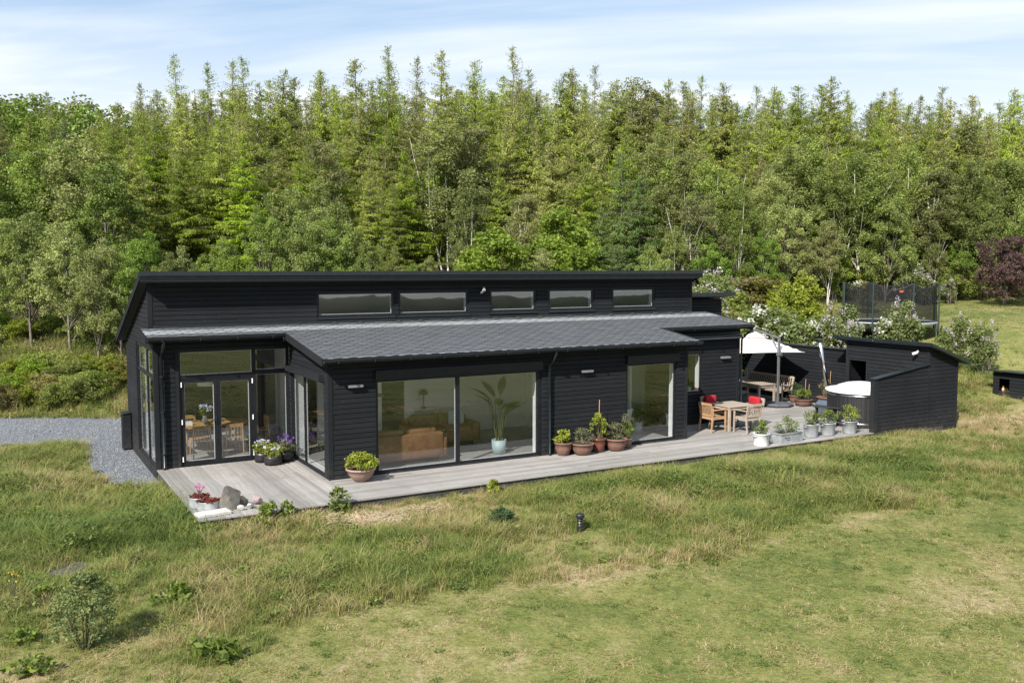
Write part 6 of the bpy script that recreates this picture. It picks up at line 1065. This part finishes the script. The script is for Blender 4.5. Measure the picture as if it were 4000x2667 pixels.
# tall meadow
xs_, ys_ = [], []
for (a, b, c, d, dn) in ((-9, 26, -13.5, -4.9, 85), (-9, 0, -5, 9, 60), (22, 31, -9, 6, 40)): q, w_ = sample(a, b, c, d, dn); xs_.append(q); ys_.append(w_)
X = np.concatenate(xs_); Y = np.concatenate(ys_); ok = outside(X, Y) & visible(X, Y); X, Y = X[ok], Y[ok]
ln_ = lawnness(X, Y); patch = fbm(X * .7, Y * .7, 31, 3); short = blob(X, Y, 25.5, -5.6, 3.0, 1.6) + .8 * blob(X, Y, 5.4, -8.9, 1.3, .7) + .75 * blob(X, Y, -3, -10.3, 2.4, 2.2) + .8 * blob(X, Y, -2.3, -6.1, .8, .5) + .7 * blob(X, Y, 3.2, -6.2, .8, .5) + .9 * blob(X, Y, 6.31, -8.9, .3, .35)
keep = (rg.random(len(X)) > ln_ * 1.2) & (rg.random(len(X)) > np.clip(short, 0, .9)) & (rg.random(len(X)) < .25 + 1.35 * patch); X, Y = X[keep], Y[keep]; patch = patch[keep]; short = short[keep]
dr = np.clip(dryness(X, Y) * .90 + rg.normal(0, .15, len(X)) - .03, 0, 1); Zs = surf(X, Y)
hf = .86 + .55 * blob(X, Y, -4.5, 0, 3.5, 4.5) + .45 * blob(X, Y, -1.0, -4.2, 1.5, 1.6) + .45 * blob(X, Y, 14, -8.2, 5, 1.6) + .3 * blob(X, Y, 9, -7, 3, 1.5) + .35 * blob(X, Y, 2.0, -9.0, 2.5, 1.2) + .4 * blob(X, Y, 27, -1, 4, 4) - .3 * blob(X, Y, -2.8, -10, 2, 2)
hgt = hf * (.35 + 1.1 * patch) * (1 - .5 * np.clip(short, 0, 1)) * (.65 + .7 * rg.random(len(X))); hgt *= 1 - .38 * np.exp(-((Y + 5.1) / .6) ** 2) * ((X > 2.2) & (X < 19))
TALL = [blades(300 + i, 40, .36, .15, .95, .0050, 2, 0) for i in range(6)] + [blades(310 + i, 26, .32, .2, .95, .0050, 2) for i in range(2)] + [blades(320, 24, .50, .16, .5, .0035, 2, 0)] + [herb(340 + i) for i in range(2)]
pk = rg.integers(8, size=len(X)); pk[rg.random(len(X)) < .004] = 8; wd = rg.random(len(X)) < .07 + .10 * (fbm(X * 1.1, Y * 1.1, 63, 2) > .55); pk[wd] = 9 + rg.integers(2, size=int(wd.sum())); dr[wd] *= .45
scatter('tall_grass', 'tall uneven meadow grass in front of the deck', np.c_[X, Y, Zs], TALL, hgt, dr, idx=pk, mat=M['grass'])
# mown grass and short growth
xs_, ys_ = [], []
for (a, b, c, d, dn) in ((-6, 22, -17.5, -9.5, 170), (-5, 1, -12.5, -5, 120), (1, 27, -9.5, -5, 90), (22, 60, -12, 26, 9)): q, w_ = sample(a, b, c, d, dn); xs_.append(q); ys_.append(w_)
X = np.concatenate(xs_); Y = np.concatenate(ys_); ok = outside(X, Y) & visible(X, Y); X, Y = X[ok], Y[ok]; far = np.hypot(X - CAM[0], Y - CAM[1]) > 28; ln_ = lawnness(X, Y)
p2_ = fbm(X * 1.4, Y * 1.4, 44, 3); keep = rg.random(len(X)) < .45 + .9 * p2_; X, Y, p2_, far = X[keep], Y[keep], p2_[keep], far[keep]; dr = np.clip(dryness(X, Y) * .95 + rg.normal(0, .26, len(X)), 0, 1)
hb = (rg.random(len(X)) < .01) & ~far; dr = np.where(hb, dr * .35, dr); pl = np.where(hb, 5, rg.integers(5, size=len(X)))
LOW = [blades(330 + i, 20, .075, .075, 1.1, .0060, 2) for i in range(5)] + [herb(350, 16, .04, .07, .03)]
scatter('mown_grass', 'short patchy green and straw coloured lawn grass', np.c_[X, Y, surf(X, Y)], LOW, np.where(far, 2.2, 1.0) * (.6 + .8 * p2_) * (.75 + .5 * rg.random(len(X))), dr, idx=pl, mat=M['grass'])
# banks and slopes behind
xs_, ys_ = [], []
for (a, b, c, d, dn) in ((-10, 3, 9.5, 19, 22), (22, 36, 1, 16, 12), (26, 70, 8, 32, 3)): q, w_ = sample(a, b, c, d, dn); xs_.append(q); ys_.append(w_)
X = np.concatenate(xs_); Y = np.concatenate(ys_); ok = outside(X, Y) & visible(X, Y) & (lawnness(X, Y) < .5) & (np.hypot(X - 30.63, Y - 3.87) > 1.9); X, Y = X[ok], Y[ok]; dr = np.clip(np.where(X < 5, .52, .55) + .5 * (fbm(X * .8, Y * .8, 51, 3) - .5) * 2 + rg.normal(0, .12, len(X)), 0, 1)
scatter('bank_grass', 'long pale grass on the banks behind the house', np.c_[X, Y, surf(X, Y)], TALL, (.8 + .9 * rg.random(len(X))) * np.where(X < 5, 1.0, 1.0), dr, mat=M['grass'])
# gravel stones
def pebble(seed):
    bm = bmesh.new(); bmesh.ops.create_icosphere(bm, subdivisions=1, radius=1); r = np.random.default_rng(seed)
    for v in bm.verts: v.co = v.co * (.75 + .5 * r.random()); v.co.z *= .6
    me = bpy.data.meshes.new('pebble'); bm.to_mesh(me); bm.free(); return me
def pebble_mat():
    m, t, b = newmat('gravel_stone'); b.inputs['Roughness'].default_value = .8; col = mixc(t, objrand(t), (.075, .083, .096), (.235, .24, .25)); t.links.new(col, b.inputs['Base Color']); return m
X, Y = sample(-9, 3, -.7, 15, 190); ok = inpoly(X + rg.normal(0, .14, len(X)), Y + rg.normal(0, .14, len(X)), GRAVEL) & visible(X, Y) & ~((X > -.02) & (Y < 5.1)); X, Y = X[ok], Y[ok]
scatter('gravel_stones', 'loose grey gravel stones of the drive', np.c_[X, Y, gz(X, Y) + .058], [pebble(i) for i in range(4)], .014 + .016 * rg.random(len(X)), np.zeros(len(X)), mat=pebble_mat(), cat='gravel')
# cut straw lying in the meadow
def straw(seed):
    r = np.random.default_rng(seed); mb = MB()
    for k in range(40):
        a = r.random() * 3.14; c = np.array([r.normal(0, .11), r.normal(0, .09), .02 + .05 * r.random()]); d = np.array([math.cos(a), math.sin(a), r.normal(0, .3)]) * (.03 + .06 * r.random()); mb.tube([tuple(c - d), tuple(c + d)], .0038, 3, False)
    me = bpy.data.meshes.new('straw'); me.from_pydata(mb.v, [], mb.f); me.update(); return me
n = 34; X = np.concatenate([rg.normal(3.1, .3, n), rg.normal(2.6, .3, 8), rg.normal(4.1, .2, 6)]); Y = np.concatenate([rg.normal(-6.3, .2, n), rg.normal(-6.0, .2, 8), rg.normal(-6.0, .15, 6)])
scatter('cut_straw', 'heap of bleached cut straw in the meadow', np.c_[X, Y, surf(X, Y) + .02], [straw(i) for i in range(4)], .7 + .7 * rg.random(len(X)), np.zeros(len(X)), mat=simple('bleached_straw', (.42, .33, .22), (.31, .24, .15), 9, .8), cat='straw')
# ---------------------------------------------------------------- weeds and young shrubs in the meadow
def weed(label, x, y, h, rr, mat, sd, ncl, per, size, crad, name='weed', stems=6):
    o = thing(name, label, 'plant', (x, y, float(surf(np.array([x]), np.array([y]))[0]) - .03), 0, 'plants in the meadow'); plant(o, sd, 0, h, rr, mat, ncl, per, size, crad, stems); return o
M['weed'] = foliage('weed_leaves', (.080, .110, .034), (.22, .255, .095), None, .3)
weed('big bushy grey green weed in the lower left corner', -2.35, -9.6, 1.0, .38, 'weed', 401, 170, 20, .045, .08, stems=22); weed('round dark green young shrub in the middle of the meadow', 5.13, -7.6, .40, .26, 'pl_dark', 402, 70, 34, .04, .07, 'young_shrub')
weed('leafy weed growing over the deck edge near the rocks', 1.25, -5.22, .50, .20, 'pl_green', 403, 26, 18, .07, .075); weed('tall leafy weed beside the rocks at the deck edge', 1.62, -5.2, .44, .13, 'pl_green', 406, 16, 18, .07, .07); weed('leafy weed at the deck edge below the terracotta bowl', 2.72, -5.2, .55, .19, 'pl_green', 404, 28, 18, .07, .08); weed('small weed at the deck edge below the big window', 6.2, -5.25, .34, .12, 'pl_lime', 405, 14, 24, .06, .07)
def dock(label, x, y, sc, sd):
    o = thing('dock_plant', label, 'plant', (x, y, float(surf(np.array([x]), np.array([y]))[0]) - .02), sd, 'broad leaved docks'); random.seed(sd)
    plant(o, sd + 600, 0, .22 * sc, .26 * sc, 'pl_green', 16, 12, .10 * sc, .09 * sc, 0)
    for k in range(12): a = k * 2.4; q = .08 + .2 * random.random(); big_leaf(o, (math.cos(a) * .05, math.sin(a) * .05, 0), (math.cos(a) * q * sc, math.sin(a) * q * sc, (.30 - q * .45 + .1 * random.random()) * sc), .024 * sc, .05 * sc, 'weed')
dock('broad leaved dock right of the big weed', -1.05, -8.6, 1.25, 1); dock('broad leaved dock at the lower edge of the meadow', -.95, -10.75, 1.2, 2); dock('broad leaved dock in the bottom left corner', -3.0, -10.1, .9, 3); dock('small dock left above the big weed', -2.65, -7.4, .95, 4); dock('small dock left of the big weed', -3.05, -9.0, .8, 5); dock('dock growing near the vent pipe', 9.3, -6.35, .9, 6)
o = thing('yellow_wildflower', 'spindly yellow wildflowers at the left edge', 'flower', (-3.15, -7.9, float(surf(np.array([-3.15]), np.array([-7.9]))[0]) - .02)); M['yel'] = foliage('yellow_petals', (.62, .42, .01), (.75, .55, .03), None, .2); plant(o, 501, .35, .35, .10, 'yel', 9, 7, .022, .025, 10, name='flowers'); plant(o, 502, 0, .35, .10, 'weed', 8, 14, .04, .05, 5)
